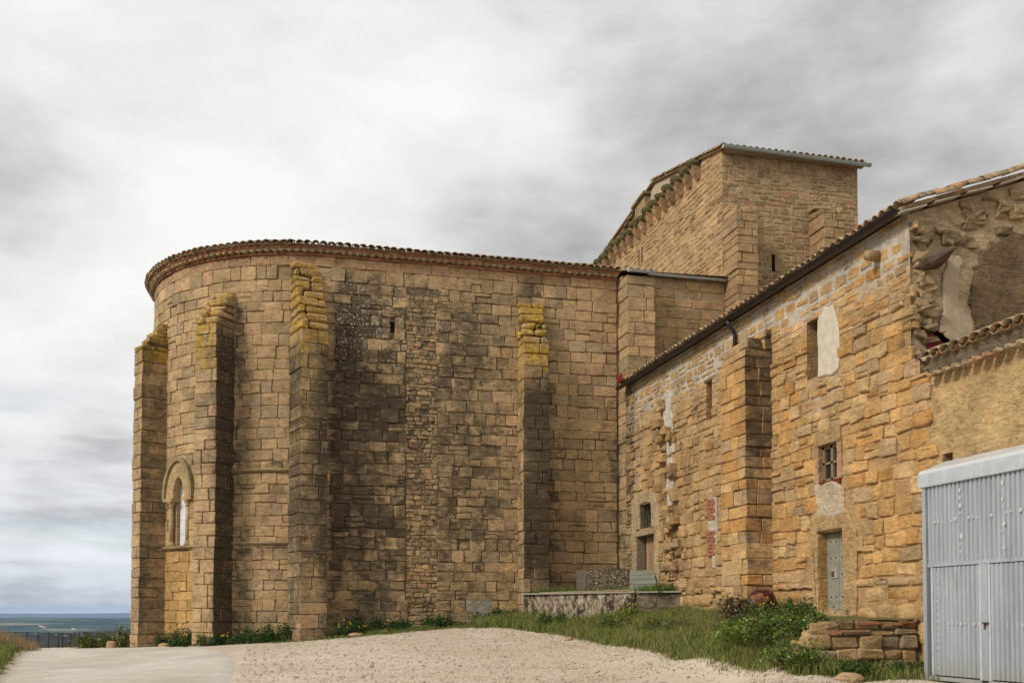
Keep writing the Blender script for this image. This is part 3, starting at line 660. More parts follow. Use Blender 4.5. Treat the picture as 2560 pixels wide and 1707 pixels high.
# arched window between the two left buttresses
def make_window():
    ph = R(36.5); nrm = Vector((-math.cos(ph), -math.sin(ph), 0)); tan = Vector((math.sin(ph), -math.cos(ph), 0)); C = Vector((AX, AY, 0)) + nrm * AR
    W = lambda u, z, d: tuple(C + tan * u + nrm * d + Vector((0, 0, z)))
    win = MB(); ZS = 4.22; T = (0.43, 0.30, 0.15)
    win.box((0, 0, 0), (0, 0, 0)); win = MB()
    def ring(mb, ai, bi, ao, bo, d0, d1, a0=0, a1=180, n=16, t=T):
        P = []; F = []
        for i in range(n + 1):
            an = R(lerp(a0, a1, i / n))
            for (ra, rb, d) in ((ai, bi, d0), (ai, bi, d1), (ao, bo, d1), (ao, bo, d0)): P.append(W(math.cos(an) * ra, ZS + math.sin(an) * rb, d))
        for i in range(n):
            for k in range(4): F.append((i * 4 + k, i * 4 + (k + 1) % 4, (i + 1) * 4 + (k + 1) % 4, (i + 1) * 4 + k))
        F += [(3, 2, 1, 0), tuple(n * 4 + k for k in range(4))]
        return mb.add(P, F, t, (0.02, 0, 0))
    wo = ring(MB(), 0.82, 1.36, 0.96, 1.52, -0.02, 0.13, 0, 180, 20, (0.30, 0.235, 0.13)).build('window', M_STONE, church)
    wo['label'] = 'round arched lancet window with slim columns and hood moulding'
    for k in range(7): ring(MB(), 0.36, 0.78, 0.84, 1.38, -0.30, 0.045, k * 180 / 7 + 0.5, (k + 1) * 180 / 7 - 0.5, 4, T).build('voussoir', M_STONE, wo)
    for s in (-1, 1):
        z = 2.5
        while z < ZS - 0.02:                                        # stepped jambs
            h = min(rng.uniform(0.34, 0.46), ZS - z); h = ZS - z if ZS - z - h < 0.15 else h
            mb = MB(); a, b = sorted((s * 0.36, s * 0.66)); M_ = [W(u, zz, d) for d in (-0.40, -0.14) for u, zz in ((a, z + .005), (b, z + .005), (b, z + h - .005), (a, z + h - .005))]
            mb.add(M_, [(0, 1, 2, 3), (4, 5, 6, 7), (0, 1, 5, 4), (1, 2, 6, 5), (2, 3, 7, 6), (3, 0, 4, 7)], (0.44, 0.285, 0.145), (0.02, 0, 0)).build('jamb_stone', M_STONE, wo); z += h
        MB().tube([W(s * 0.53, 2.62, -0.03), W(s * 0.53, 3.92, -0.03)], 0.085, 12, (0.43, 0.32, 0.17)).build('column', M_STONE, wo, True)
        mb = MB().tube([W(s * 0.53, zz, -0.03) for zz in (3.90, 3.94, 3.98, 4.06, 4.14)], [0.10, 0.105, 0.095, 0.13, 0.19], 10, (0.42, 0.29, 0.15)); mb.build('capital', M_STONE, wo, True)
        a, b = sorted((s * 0.32, s * 0.90)); mb = MB(); P = [W(u, zz, d) for d in (-0.3, 0.12) for u, zz in ((a, 4.13), (b, 4.13), (b, 4.235), (a, 4.235))]
        mb.add(P, [(0, 1, 2, 3), (4, 5, 6, 7), (0, 1, 5, 4), (1, 2, 6, 5), (2, 3, 7, 6), (3, 0, 4, 7)], (0.40, 0.28, 0.15), (0.05, 0, 0)).build('abacus', M_STONE, wo)
        MB().tube([W(s * 0.53, zz, -0.03) for zz in (2.48, 2.54, 2.56, 2.62, 2.66)], [0.15, 0.15, 0.12, 0.125, 0.09], 10, (0.40, 0.28, 0.15)).build('column_base', M_STONE, wo, True)
    g = MB(); P = [W(u, z, -0.27) for u, z in ((-0.37, 2.5), (0.37, 2.5), (0.37, 5.1), (-0.37, 5.1))]; g.add(P, [(0, 1, 2, 3)]).build('pane', M_GLASS, wo)
    for zz in (2.95, 3.45, 3.95, 4.45): MB().add([W(u, z, d) for d in (-0.27, -0.26) for u, z in ((-.37, zz), (.37, zz), (.37, zz + .012), (-.37, zz + .012))], [(4, 5, 6, 7), (0, 1, 5, 4), (2, 3, 7, 6)]).build('glazing_bar', M_ZINC, wo)
make_window()

# buttresses: stacks of solid blocks, the cap stepping back to the wall, the top stones yellow with lichen
def buttress(Q, nrm, w, p, z0, z_out, z_in, sf, r, tint=None, batter=0.0, parent=None, quarry=None, label=None, name='buttress', hr=(0.34, 0.5)):
    Q = Vector((Q[0], Q[1], 0)); n = Vector((nrm[0], nrm[1], 0)).normalized(); t = Vector((-n.y, n.x, 0)); parent = parent or church; quarry = quarry or qc
    fr = lambda a, b, z: tuple(Q + t * a + n * (b + batter * max(0, (z_out - z)) / 10 * (1 if b > p * 0.5 else 0)) + Vector((0, 0, z)))
    core = MB(); P = [fr(a, b, z) for z in (z0, z_out - 0.15) for a, b in ((-w / 2 + .05, -.3), (w / 2 - .05, -.3), (w / 2 - .05, p - .06), (-w / 2 + .05, p - .06))] + [fr(a, -.3 if k else .03, z_in - 0.25) for k, a in ((1, -w / 2 + .05), (1, w / 2 - .05), (0, w / 2 - .05), (0, -w / 2 + .05))]
    core.add(P, [(0, 1, 5, 4), (1, 2, 6, 5), (2, 3, 7, 6), (3, 0, 4, 7), (5, 6, 10, 9), (6, 7, 11, 10), (7, 4, 8, 11), (8, 9, 10, 11)], (0.12, 0.09, 0.05), (0.3, 0.05, 0))
    o = core.build(name, M_STONE, parent)
    if label: o['label'] = label
    z = z0; k = 0
    while z < z_in - 0.08:
        h = r.uniform(*hr) if z < z_out else r.uniform(0.24, 0.34)
        if z < z_out < z + h + 0.12: h = z_out - z
        if h < 0.12: h = 0.2
        pp = p if z < z_out - 0.02 else p * clamp(1 - (z - z_out + 0.1) / (z_in - z_out), 0.0, 1) + 0.10
        cut = r.uniform(-0.28, 0.28) * w; k += 1
        segs = [(-w / 2, cut), (cut, w / 2)] if r.random() < 0.8 else [(-w / 2, w / 2)]
        if w > 1.3: c2 = cut * .5 + w * r.uniform(.12, .22); c1 = cut * .5 - w * r.uniform(.12, .22); segs = [(-w / 2, c1), (c1, c2), (c2, w / 2)] if r.random() < .6 else segs
        jl, jr = r.uniform(-.03, .02), r.uniform(-.02, .03)
        for (a, b) in segs:
            a = a + jl if a == -w / 2 else a; b = b + jr if b == w / 2 else b
            dj = r.uniform(-0.022, 0.018) ; zt = z + h + (r.uniform(-0.012, 0.012) if z < z_out else r.uniform(-0.06, 0.03))
            dep = [(-0.2, pp + dj)]
            if r.random() < 0.45 and pp > 0.55: m = pp * r.uniform(0.35, 0.6); dep = [(-0.2, m), (m, pp + dj)]
            for (b0, b1) in dep:
                vs_, fs = stone_block(fr, a + 0.006 + r.uniform(0, .012), b - 0.006 - r.uniform(0, .012), b0 + 0.006, b1 - 0.004, z + 0.006, zt - (0.03 if z >= z_out else 0.006), r, 0.05 if z >= z_out else 0.017, 0.03 if z >= z_out else 0.011)
                tn = (tint or ch_tint)(-9 if False else 3, min(z, 9), r)
                mot = [r.gauss(0, .13) for _ in vs_]; quarry.put(o, vs_, fs, tn, [(lambda q_, m_: (max(0.0, q_[0] + m_), q_[1] + m_ * .8 * (q_[1] > .1), q_[2]))(sf((-1 if a < -w / 2 + .05 and i_ < 12 and i_ % 3 != 1 else (2 if b > w / 2 - .05 and i_ >= 12 and i_ % 3 != 1 else clamp(((Vector(v) - Q).dot(t)) / w + 0.5))), (Vector(v) - Q).dot(n) / p, v[2]), mot[i_]) for i_, v in enumerate(vs_)])
        z += h
    return o
rb = random.Random(21)
def at_phi(ph): return (AX - AR * math.cos(R(ph)), AY - AR * math.sin(R(ph))), (-math.cos(R(ph)), -math.sin(R(ph)))
# stain rules: a = 0 left .. 1 right, b = 0 wall .. 1 front
def side_of(a): return -1 if a < -0.5 else (1 if a > 1.5 else 0)
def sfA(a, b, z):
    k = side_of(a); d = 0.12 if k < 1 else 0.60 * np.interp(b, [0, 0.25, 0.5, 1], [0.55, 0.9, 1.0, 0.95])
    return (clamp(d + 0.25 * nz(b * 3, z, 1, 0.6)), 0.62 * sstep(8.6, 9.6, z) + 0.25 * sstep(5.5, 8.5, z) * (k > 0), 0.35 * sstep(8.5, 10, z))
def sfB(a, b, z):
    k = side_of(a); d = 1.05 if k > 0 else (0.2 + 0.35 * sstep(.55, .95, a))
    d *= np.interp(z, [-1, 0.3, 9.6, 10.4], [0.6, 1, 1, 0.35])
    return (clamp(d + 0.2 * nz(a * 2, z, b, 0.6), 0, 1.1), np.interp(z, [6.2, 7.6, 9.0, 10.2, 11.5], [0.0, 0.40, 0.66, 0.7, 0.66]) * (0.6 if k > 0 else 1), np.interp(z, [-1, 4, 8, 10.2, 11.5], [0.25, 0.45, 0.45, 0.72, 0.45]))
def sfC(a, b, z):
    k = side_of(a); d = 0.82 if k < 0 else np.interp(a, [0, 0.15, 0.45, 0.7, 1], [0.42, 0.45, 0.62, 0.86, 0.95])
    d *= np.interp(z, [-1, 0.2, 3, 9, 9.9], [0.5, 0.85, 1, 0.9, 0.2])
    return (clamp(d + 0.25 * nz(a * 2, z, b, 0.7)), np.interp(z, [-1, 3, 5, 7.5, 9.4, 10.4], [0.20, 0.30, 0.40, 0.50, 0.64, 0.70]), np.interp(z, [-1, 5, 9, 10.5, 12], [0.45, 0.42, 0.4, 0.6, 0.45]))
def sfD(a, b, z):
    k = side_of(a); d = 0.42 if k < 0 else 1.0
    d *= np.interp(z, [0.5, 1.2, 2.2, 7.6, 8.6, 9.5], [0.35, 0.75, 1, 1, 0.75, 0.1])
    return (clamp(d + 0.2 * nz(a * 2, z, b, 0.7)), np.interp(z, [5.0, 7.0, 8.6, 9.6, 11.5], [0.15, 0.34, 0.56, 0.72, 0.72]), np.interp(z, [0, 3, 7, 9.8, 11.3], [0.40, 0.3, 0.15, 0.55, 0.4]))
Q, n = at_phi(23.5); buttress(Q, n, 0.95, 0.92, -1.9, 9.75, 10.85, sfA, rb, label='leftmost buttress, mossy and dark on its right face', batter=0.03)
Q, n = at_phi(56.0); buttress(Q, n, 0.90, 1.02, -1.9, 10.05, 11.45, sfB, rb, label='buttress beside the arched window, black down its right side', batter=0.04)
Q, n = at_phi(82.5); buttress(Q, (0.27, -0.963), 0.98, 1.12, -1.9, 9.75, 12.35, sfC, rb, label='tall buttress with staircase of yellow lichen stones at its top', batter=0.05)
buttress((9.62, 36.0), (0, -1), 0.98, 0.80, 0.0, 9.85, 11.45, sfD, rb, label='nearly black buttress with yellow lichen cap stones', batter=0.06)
# corner pier and the short wall up to the tower
def sfP(a, b, z): return (0.18 + (0.35 * (1 - sstep(3, 9, z)) if a < .2 else 0), 0.04, 0.06)
buttress((13.66, 36.0), (0, -1), 1.13, 0.88, 0.4, 12.60, 12.72, sfP, rb, name='corner_pier')
def rw_tint(u, z, r):
    if r is None: return (0.33, 0.245, 0.145)
    b = r.uniform(0.85, 1.12); return tuple(v * b for v in ((0.375, 0.245, 0.125) if r.random() < .7 else (0.33, 0.225, 0.125)))
S_RW = lambda u, z, d: (u, 36 - d, z)
rw = backing(S_RW, 14.1, 17.5, 4, 12.95, [], rw_tint, lambda p: (0.12, 0, 0), 0.6, -0.012).build('side_wall', M_STONE, church)
lay(qc, rw, S_RW, 14.22, 17.48, 6.9, 12.9, (0.32, 0.48), (0.5, 1.0), 0.03, rw_tint, lambda p: (0.16, 0, 0.05), [], (0.0, 0.03), 0.12, None, rb)
qc.finish(300)

# eaves: brick fillets, a row of mortared half-round tiles, the roof tiles; the roof itself
def eave_frame(s):
    a = Vector(S_CH(s, 0, 0)); b = Vector(S_CH(s, 0, 1)); return a, (b - a).normalized()
def church_roof():
    S0, S1 = arc(-35), 13.06
    P = []; F = []; n = 60                                          # roof surface: half cone and slope
    for i in range(n + 1):
        s = lerp(arc(-50), 13.1, i / n); a, o = eave_frame(s); top = Vector((AX, AY, 14.85)) if s < AX else Vector((s, AY, 14.85))
        e = a + o * 0.30; P += [(e.x, e.y, 12.985), tuple(top), (a.x + o.x * 0.02, a.y + o.y * 0.02, 12.90)]
    for i in range(n):
        F += [(i * 3, (i + 1) * 3, (i + 1) * 3 + 1, i * 3 + 1), (i * 3, i * 3 + 2, (i + 1) * 3 + 2, (i + 1) * 3)]
    k = len(P); P += [(13.1, 35.7, 12.985), (17.5, 35.7, 13.1), (17.5, AY, 14.85), (13.1, AY, 14.85), (AX, AY, 14.85), (AX, 49.2, 12.98), (17.5, 49.2, 12.98)]
    F += [(k, k + 1, k + 2, k + 3), (k + 4, k + 5, k + 6, k + 2)]
    roof = MB().add(P, F).build('roof', M_TILE, church)
    for (z0, z1, out, nm) in ((12.66, 12.715, 0.07, 'brick_fillet'), (12.865, 12.92, 0.235, 'brick_fillet')):
        mb = MB(); s = S0
        while s < S1:
            w = rng.uniform(0.26, 0.44); e = min(s + w - 0.012, S1); oo = out + rng.uniform(-.012, .012); zz = rng.uniform(-.006, .006)
            t = (rng.uniform(.8, 1.1),) * 3 if rng.random() < .7 else (1.25, 1.35, 1.4)
            P = [S_CH(u, z + zz, d) for d in (-0.05, oo) for u, z in ((s, z0), (e, z0), (e, z1), (s, z1))]
            mb.add(P, [(4, 5, 6, 7), (0, 1, 5, 4), (1, 2, 6, 5), (2, 3, 7, 6), (3, 0, 4, 7)], t); s += w
        mb.build(nm, M_BRICK, roof)
    mb = MB(); n = 80; P = []; F = []                               # mortar packed behind and between the cornice tiles
    for i in range(n + 1):
        q = lerp(S0, S1, i / n); P += [S_CH(q, 12.71, 0.0), S_CH(q, 12.71, 0.03), S_CH(q, 12.868, 0.03), S_CH(q, 12.868, 0.0)]
    for i in range(n):
        for q in range(3): F.append((i * 4 + q, (i + 1) * 4 + q, (i + 1) * 4 + q + 1, i * 4 + q + 1))
    mb.add(P, F, (0.20, 0.13, 0.07), (0.2, 0, 0)); s = S0
    while s < S1:
        a, o = eave_frame(s); p = a + o * 0.215; put_tile(roof, (p.x, p.y, 12.722), -o, (0, 0, 1), 'cornice_tile', jit=0.03, sc=1.22); st_ = 0.262 + rng.uniform(-.012, .012); m = s + st_ / 2
        if s < S1 - .2: mb.add([S_CH(m - .125, 12.866, 0.02), S_CH(m + .125, 12.866, 0.02), S_CH(m, 12.725, 0.02), S_CH(m - .125, 12.866, 0.195), S_CH(m + .125, 12.866, 0.195), S_CH(m, 12.725, 0.19)], [(3, 4, 5), (0, 3, 5, 2), (1, 4, 5, 2)], (0.40, 0.265, 0.145), (0.08, 0, 0))
        s += st_
    mb.build('cornice_mortar', M_STONE, roof)
    pitch = math.tan(R(15.5)); s = S0; k = 0
    while s < S1:
        a, o = eave_frame(s); w = 0.272 + rng.uniform(-.012, .012)
        p = a + o * (0.37 + rng.uniform(-.02, .02)); al = (-o + Vector((0, 0, pitch))); put_tile(roof, (p.x, p.y, 12.985), al, (0, 0, 1), 'tile', sc=1.26, jit=0.03)
        if s > arc(0):
            p2 = p + al.normalized() * 0.40; put_tile(roof, (p2.x, p2.y, p2.z * 0 + 12.985 + 0.025 + al.normalized().z * 0.40), al, (0, 0, 1), 'tile', sc=1.22)
        b, ob = eave_frame(s + w / 2); pf = b + ob * 0.335; put_tile(roof, (pf.x, pf.y, 13.015), -ob + Vector((0, 0, pitch)), (0, 0, 1), 'tile', flip=True, sc=1.15); s += w
    # zinc gutters on the pier and side wall
    mb = MB()
    for (x0, x1, y, z) in ((13.12, 14.2, 34.98, 12.78), (14.22, 17.45, 35.80, 13.0)):
        nn = 10; P = []; F = []
        for x in (x0, x1):
            for k2 in range(nn + 1):
                an = math.pi * (1 + k2 / nn); P.append((x, y + math.cos(an) * 0.085, z + math.sin(an) * 0.085))
        for k2 in range(nn): F.append((k2, k2 + 1, nn + 2 + k2, nn + 1 + k2))
        F += [tuple(range(nn + 1)), tuple(range(nn + 1, 2 * nn + 2))]
        o = MB().add(P, F).build('gutter', M_ZINC, church, True)
    for x in np.arange(13.25, 17.45, 0.27):
        y = 35.05 if x < 14.15 else 35.86; z = 12.80 if x < 14.15 else 13.02
        put_tile(roof, (x, y, z), (0, 1, 0.28), (0, 0, 1), 'tile', jit=0.04)
church_roof()

# ------------------------------------------------------------------ the tower behind
tower = thing('church_tower', 'square rubble tower with row of mossy corbels rising behind the church', 'tower', (20, 42, 4.0))
def tw_tint(u, z, r):
    if r is None: return (0.42, 0.30, 0.18)
    k = r.random(); c = (0.37, 0.245, 0.13) if k < 0.55 else ((0.31, 0.22, 0.125) if k < 0.8 else ((0.40, 0.285, 0.165) if k < 0.93 else (0.38, 0.205, 0.125)))
    b = r.uniform(0.82, 1.14); return tuple(v * b for v in c)
def twl_tint(u, z, r):
    if r is None: return (0.40, 0.275, 0.155)
    k = r.random(); c = (0.42, 0.275, 0.14) if k < 0.7 else ((0.36, 0.245, 0.13) if k < 0.9 else (0.45, 0.29, 0.18)); b = r.uniform(0.85, 1.12); return tuple(v * b for v in c)
TX, TY = 17.5, 36.16
S_TF = lambda u, z, d: (u, TY - d, z); S_TL = lambda u, z, d: (TX - d, u, z)
prof = ([36.16, 43.3, 43.5, 45.2, 47.5, 52.0], [18.30, 19.92, 19.75, 19.60, 18.98, 18.85])
slit = (19.62, 19.76, 13.62, 14.30); wl = (44.7, 45.3, 16.75, 17.5)
low = lambda u, z: z > 11.2 + (u - 17.5) * 0.62
tf = backing(S_TF, TX, 23.5, 4.0, 18.3, [slit], tw_tint, lambda p: (0.10, 0, 0), 0.6, -0.012).build('front_wall', M_STONE, tower)
tl_mb = backing(S_TL, TY, 52.0, 12.0, 18.5, [wl], twl_tint, lambda p: (0.05, 0, 0), 0.6, -0.012); tl = tl_mb.build('side_wall', M_STONE, tower)
mb = MB(); P = []; F = []                                            # pale plaster parapet above the corbels, up to the roof
ys = np.linspace(TY, 52.0, 40)
for y in ys: P += [(TX + .01, y, 18.48), (TX + .01, y, float(np.interp(y, *prof)) - 0.02)]
for i in range(len(ys) - 1): F.append((i * 2, i * 2 + 2, i * 2 + 3, i * 2 + 1))
mb.add(P, F, (0.70, 0.60, 0.46)).build('parapet_plaster', M_WHITE, tower)
MB().add([(23.5, TY, 4), (23.5, 52, 4), (23.5, 52, 18.8), (23.5, 43.3, 19.9), (23.5, TY, 18.3), (TX, 52, 4), (TX, 52, 18.8)], [(0, 1, 2, 3, 4), (1, 5, 6, 2)], (0.36, 0.25, 0.14)).build('rear_wall', M_STONE, tower)
recess(S_TF, slit, 0.5, (0.10, 0.07, 0.04)).build('slit_window', M_STONE, tower); recess(S_TL, wl, 0.4, (0.30, 0.19, 0.10)).build('blind_window', M_STONE, tower)
MB().box((17.6, 45.0, 17.1), (0.25, 0.14, 0.8), tint=(0.42, 0.28, 0.16)).build('mullion', M_STONE, tower)
qt = Quarry(); rt_ = random.Random(5)
lay(qt, tf, S_TF, TX + 0.02, 23.5, 11.0, 18.28, (0.15, 0.31), (0.20, 0.56), 0.045, tw_tint, lambda p: (0.16, 0.0, 0.03), [slit], (-0.004, 0.018), 0.28, low, rt_, 0.016, False, 0.12, 0.05, 0.05, 0.03)
lay(qt, tl, S_TL, TY + 0.02, 51.9, 12.8, 18.35, (0.14, 0.30), (0.28, 0.75), 0.045, twl_tint, lambda p: (0.08, 0.0, 0.03), [wl], (-0.008, 0.03), 0.28, lambda u, z: z > 12.9, rt_, 0.03, True, 0.10, 0.08, 0.05, 0.02)
lay(qt, tl, S_TL, TY + 0.02, 38.0, 18.35, 18.9, (0.14, 0.26), (0.28, 0.6), 0.04, twl_tint, lambda p: (0.08, 0.0, 0.03), [], (0, 0.04), 0.3, lambda u, z: z < np.interp(u, *prof) - 0.1, rt_, 0.03, True)
def sfT(a, b, z): return (0.12, 0.30 * sstep(15.1, 15.7, z), 0.05)
buttress((17.95, TY), (0, -1), 0.90, 1.20, 8.0, 15.35, 16.0, sfT, rt_, rw_tint, 0, tower, qt, hr=(0.24, 0.40))
buttress((21.75, TY), (0, -1), 0.95, 1.10, 12.5, 15.75, 16.4, sfT, rt_, rw_tint, 0, tower, qt, hr=(0.28, 0.45))
qt.finish(300)
# corbel table: weathered brackets with moss caps
ci = 0
for y in np.linspace(38.3, 51.2, 16):
    yy = y + rng.uniform(-.06, .06); w = 0.36 * rng.uniform(.85, 1.1); z = 18.62 + rng.uniform(-.05, .05); out = 0.50 * rng.uniform(.85, 1.05)
    P = []; pr = ((0.05, -0.62), (-0.08, -0.62), (-out * 0.55, -0.42), (-out * 0.80, -0.16), (-out * 0.75, 0.0), (0.05, 0.0))
    for s in (-1, 1): P += [(TX + a, yy + s * w * 0.5 * (0.75 if b < -0.3 else 1), z + b) for a, b in pr]
    F = [tuple(range(6)), tuple(range(11, 5, -1))] + [(k, (k + 1) % 6, 6 + (k + 1) % 6, 6 + k) for k in range(6)]
    c = MB().add(P, F, twl_tint(0, 0, rt_), (0.35, 0.1, 0)).build_at('corbel', M_STONE, tower)
    bm = bmesh.new(); bmesh.ops.create_icosphere(bm, subdivisions=2, radius=1); mbm = MB()
    V = [(TX - out * 0.42 + v.co.x * out * 0.80 * (1 + .25 * nz(v.co.x * 2, v.co.y * 2, y)), yy + v.co.y * w * 0.70 * (1 + .25 * nz(v.co.x * 2, v.co.y * 2, y + 7)), z + 0.02 + v.co.z * 0.22 * (1 + .5 * nz(v.co.x * 2.2, v.co.y * 2.2, y + 3))) for v in bm.verts]
    mbm.add(V, [tuple(v.index for v in f.verts) for f in bm.faces]); bm.free(); mbm.build_at('moss_cap', M_MOSS, c)
MB().box((17.42, 44.4, 19.15), (0.35, 1.3, 0.75), tint=(0.37, 0.27, 0.15), stain=(0.4, 0.1, 0)).build('parapet_block', M_STONE, tower)
MB().box(None, (0.50, 1.6, 0.12), M=Matrix.Translation((17.36, 44.45, 19.58)) @ Matrix.Rotation(R(-6), 4, 'X'), tint=(0.26, 0.2, 0.11), stain=(0.5, 0.2, 0)).build('cap_slab', M_STONE, tower)
rf = MB(); P = [(TX - .12, TY - .3, 18.30), (23.65, TY - .3, 18.30), (23.65, 43.3, 20.02), (TX - .12, 43.3, 20.02), (23.65, 52.2, 18.95), (TX - .12, 52.2, 18.95)]
P += [(x, y, z - 0.07) for x, y, z in P]; rf.add(P, [(0, 1, 2, 3), (3, 2, 4, 5), (6, 7, 8, 9), (9, 8, 10, 11), (0, 1, 7, 6), (0, 3, 9, 6), (3, 5, 11, 9), (1, 2, 8, 7), (2, 4, 10, 8), (4, 5, 11, 10)])
troof = rf.build('roof', M_TILE, tower)
for i, x in enumerate(np.arange(TX - 0.05, 23.6, 0.275)):
    put_tile(troof, (x, TY - .34, 18.33), (0, 1, 0.232), (0, 0, 1), 'tile', jit=0.04, sc=1.05); put_tile(troof, (x + .1375, TY - .30, 18.40), (0, 1, 0.232), (0, 0, 1), 'tile', flip=True)
for i in range(18):
    y = TY - .3 + i * 0.415; put_tile(troof, (TX - .10, y, 18.345 + (y - TY + .3) * 0.232), (0, 1, 0.19), (-0.25, 0, 1), 'verge_tile', jit=0.03, sc=1.1)
for i in range(12):
    y = 45.3 + i * 0.55; put_tile(troof, (TX - .08, y + .4, float(np.interp(y + .4, *prof)) + .02), (0, -1, 0.12), (-0.25, 0, 1), 'verge_tile', jit=0.03, sc=1.2)
def gutter(pa, pb, r, mat, parent, name='gutter', side=Vector((0, 1, 0))):
    nn = 10; P = []; F = []
    for p in (Vector(pa), Vector(pb)):
        for rad in (r, r * 0.9):
            for k in range(nn + 1):
                an = math.pi * (1 + k / nn); P.append(tuple(p + side * (math.cos(an) * rad) + Vector((0, 0, math.sin(an) * rad))))
    m = nn + 1
    for k in range(nn): F += [(k, k + 1, 2 * m + k + 1, 2 * m + k), (m + k, m + k + 1, 3 * m + k + 1, 3 * m + k)]
    F += [tuple(range(m)), tuple(range(2 * m, 3 * m)), (0, m, 3 * m, 2 * m), (nn, m + nn, 3 * m + nn, 2 * m + nn)]
    return MB().add(P, F).build(name, mat, parent, True)
gutter((TX - .15, TY - .40, 18.30), (23.85, TY - .40, 18.22), 0.11, M_ZINC, tower)
MB().box((20.6, TY - .2, 18.18), (6.1, 0.30, 0.05)).build('eave_board', M_WOOD, tower)

# ------------------------------------------------------------------ the farmhouse on the right
FX, FY0, FY1, FZ = 13.05, 18.26, 35.1, 8.39
house = thing('farmhouse', 'ochre stone farmhouse with black gutter and small grey plank door', 'house', (15, 26, -0.3))
S_F = lambda u, z, d: (FX - d, u, z); S_G = lambda u, z, d: (u, FY0 - d, z)
DOOR = (20.80, 21.86, 0.11, 1.95); W1 = (21.80, 22.33, 5.78, 7.20); W2 = (21.02, 21.80, 3.17, 4.03); SLOT = (27.78, 28.16, 5.86, 7.00); W4 = (32.65, 33.70, 3.03, 3.86); D2 = (32.40, 34.05, 0.75, 2.76)
F_OPEN = [DOOR, W1, W2, SLOT, W4, D2]
def f_white(u, z):                         # how much pale mortar was used: a band under the eaves and round the far windows
    k = sstep(6.55, 7.2, z + 0.35 * nz(u, z, 1, .6) - (0.0 if u > 25 else 0.25))
    k = max(k, 0.8 * math.exp(-(((u - 21.4) / 1.2) ** 2 + ((z - 5.2) / 0.45) ** 2)))
    if u > 33.4 and z > 2.6: k = max(k, 0.5)
    return k
def f_tint(u, z, r):
    if r is None:
        k = f_white(u, z); return tuple(lerp(a, b, k) for a, b in zip((0.42, 0.262, 0.122), (0.47, 0.41, 0.33)))
    q = r.random(); c = (0.48, 0.282, 0.112) if q < 0.42 else ((0.45, 0.242, 0.085) if q < 0.60 else ((0.48, 0.315, 0.15) if q < 0.88 else (0.40, 0.27, 0.145)))
    b = r.uniform(0.84, 1.15)
    if u > 26: c = tuple(lerp(x, y, 0.55) for x, y in zip(c, (0.40, 0.275, 0.14)))
    if z < 0.4: c = tuple(lerp(x, y, 0.6) for x, y in zip(c, (0.42, 0.28, 0.14)))
    return tuple(v * b for v in c)
def f_stain(p):
    u, z = p[1], p[2]; d = 0.10
    if u > 34.2: d = 0.6
    d += 0.25 * sstep(30.5, 29.5, abs(u - 30.8) + 28.5) * (z < 6)
    if u < 18.9 and z > 5: d = 0.35 * sstep(19.0, 18.3, u)
    return (d, 0.05 if z > 6.5 else 0.0, 0.04)
edge_y = lambda z: FY0 if z > 5.2 else float(np.interp(z, [-1.3, 1.5, 4.8, 5.2], [17.3, 17.55, 17.6, FY0]))
F_BARE = [(20.72, 22.05, 2.25, 3.12), (20.28, 20.78, -0.1, 2.2), (21.88, 22.2, 0.0, 2.2), (20.4, 22.15, 1.95, 2.5), (20.9, 21.8, 5.72, 7.25), (31.9, 34.55, 0.8, 4.25), (30.6, 31.4, 3.5, 7.4), (27.45, 28.05, 1.4, 3.6), (20.8, 22.05, 3.05, 4.4)]
fm = lambda u, z: u > edge_y(z) + 0.25 * nz(z, 3.3, 1, 2.2) * (z < 5.2) and not any(a < u < b and c < z < d for (a, b, c, d) in F_BARE)
fw_ = backing(S_F, 17.1, FY1, -1.6, FZ, F_OPEN, f_tint, f_stain, 0.3, -0.012, lambda u, z: u > edge_y(z)).build('facade_wall', M_STONE, house)
qf = Quarry(); rf_ = random.Random(31)
gf = lambda u, z: 0.022 + 0.075 * f_white(u, z) ** 2
for (za, zb, hr, wr, rd, bv) in ((-1.5, 0.8, (0.36, 0.52), (0.5, 1.0), 0.26, 0.07), (0.8, 3.4, (0.25, 0.42), (0.34, 0.78), 0.18, 0.035), (3.4, 6.6, (0.24, 0.38), (0.30, 0.70), 0.18, 0.03), (6.6, 8.36, (0.22, 0.34), (0.30, 0.66), 0.20, 0.025)):
    lay(qf, fw_, S_F, 17.2, FY1, za, zb, hr, wr, 0.03, f_tint, f_stain, F_OPEN, (0.0, 0.06) if za < 6 else (-0.005, 0.02), rd, fm, rf_, bv * .7, za < 0.5, 0.12, 0.10, 0.07, 0.032, gf)
def sfF(a, b, z): 
    # the near side (facing the viewer) is darker, more so higher up
    d = 0.12
    if side_of(a) > 0: d = 0.38 + 0.50 * sstep(2.0, 5.6, z) * np.interp(b, [0, .4, 1], [0.9, 1, 0.85])
    return (clamp(d + 0.15 * nz(a * 3, b * 3, z)), 0.35 * sstep(6.2, 7.2, z) * (a > .85), 0.22 * sstep(3.5, 5, z) * (a > .85))
buttress((FX, 24.82), (-1, 0), 1.46, 0.80, -0.6, 6.95, 7.45, sfF, rf_, f_tint, 0.0, house, qf, 'house buttress, its near face dark', hr=(0.26, 0.42))
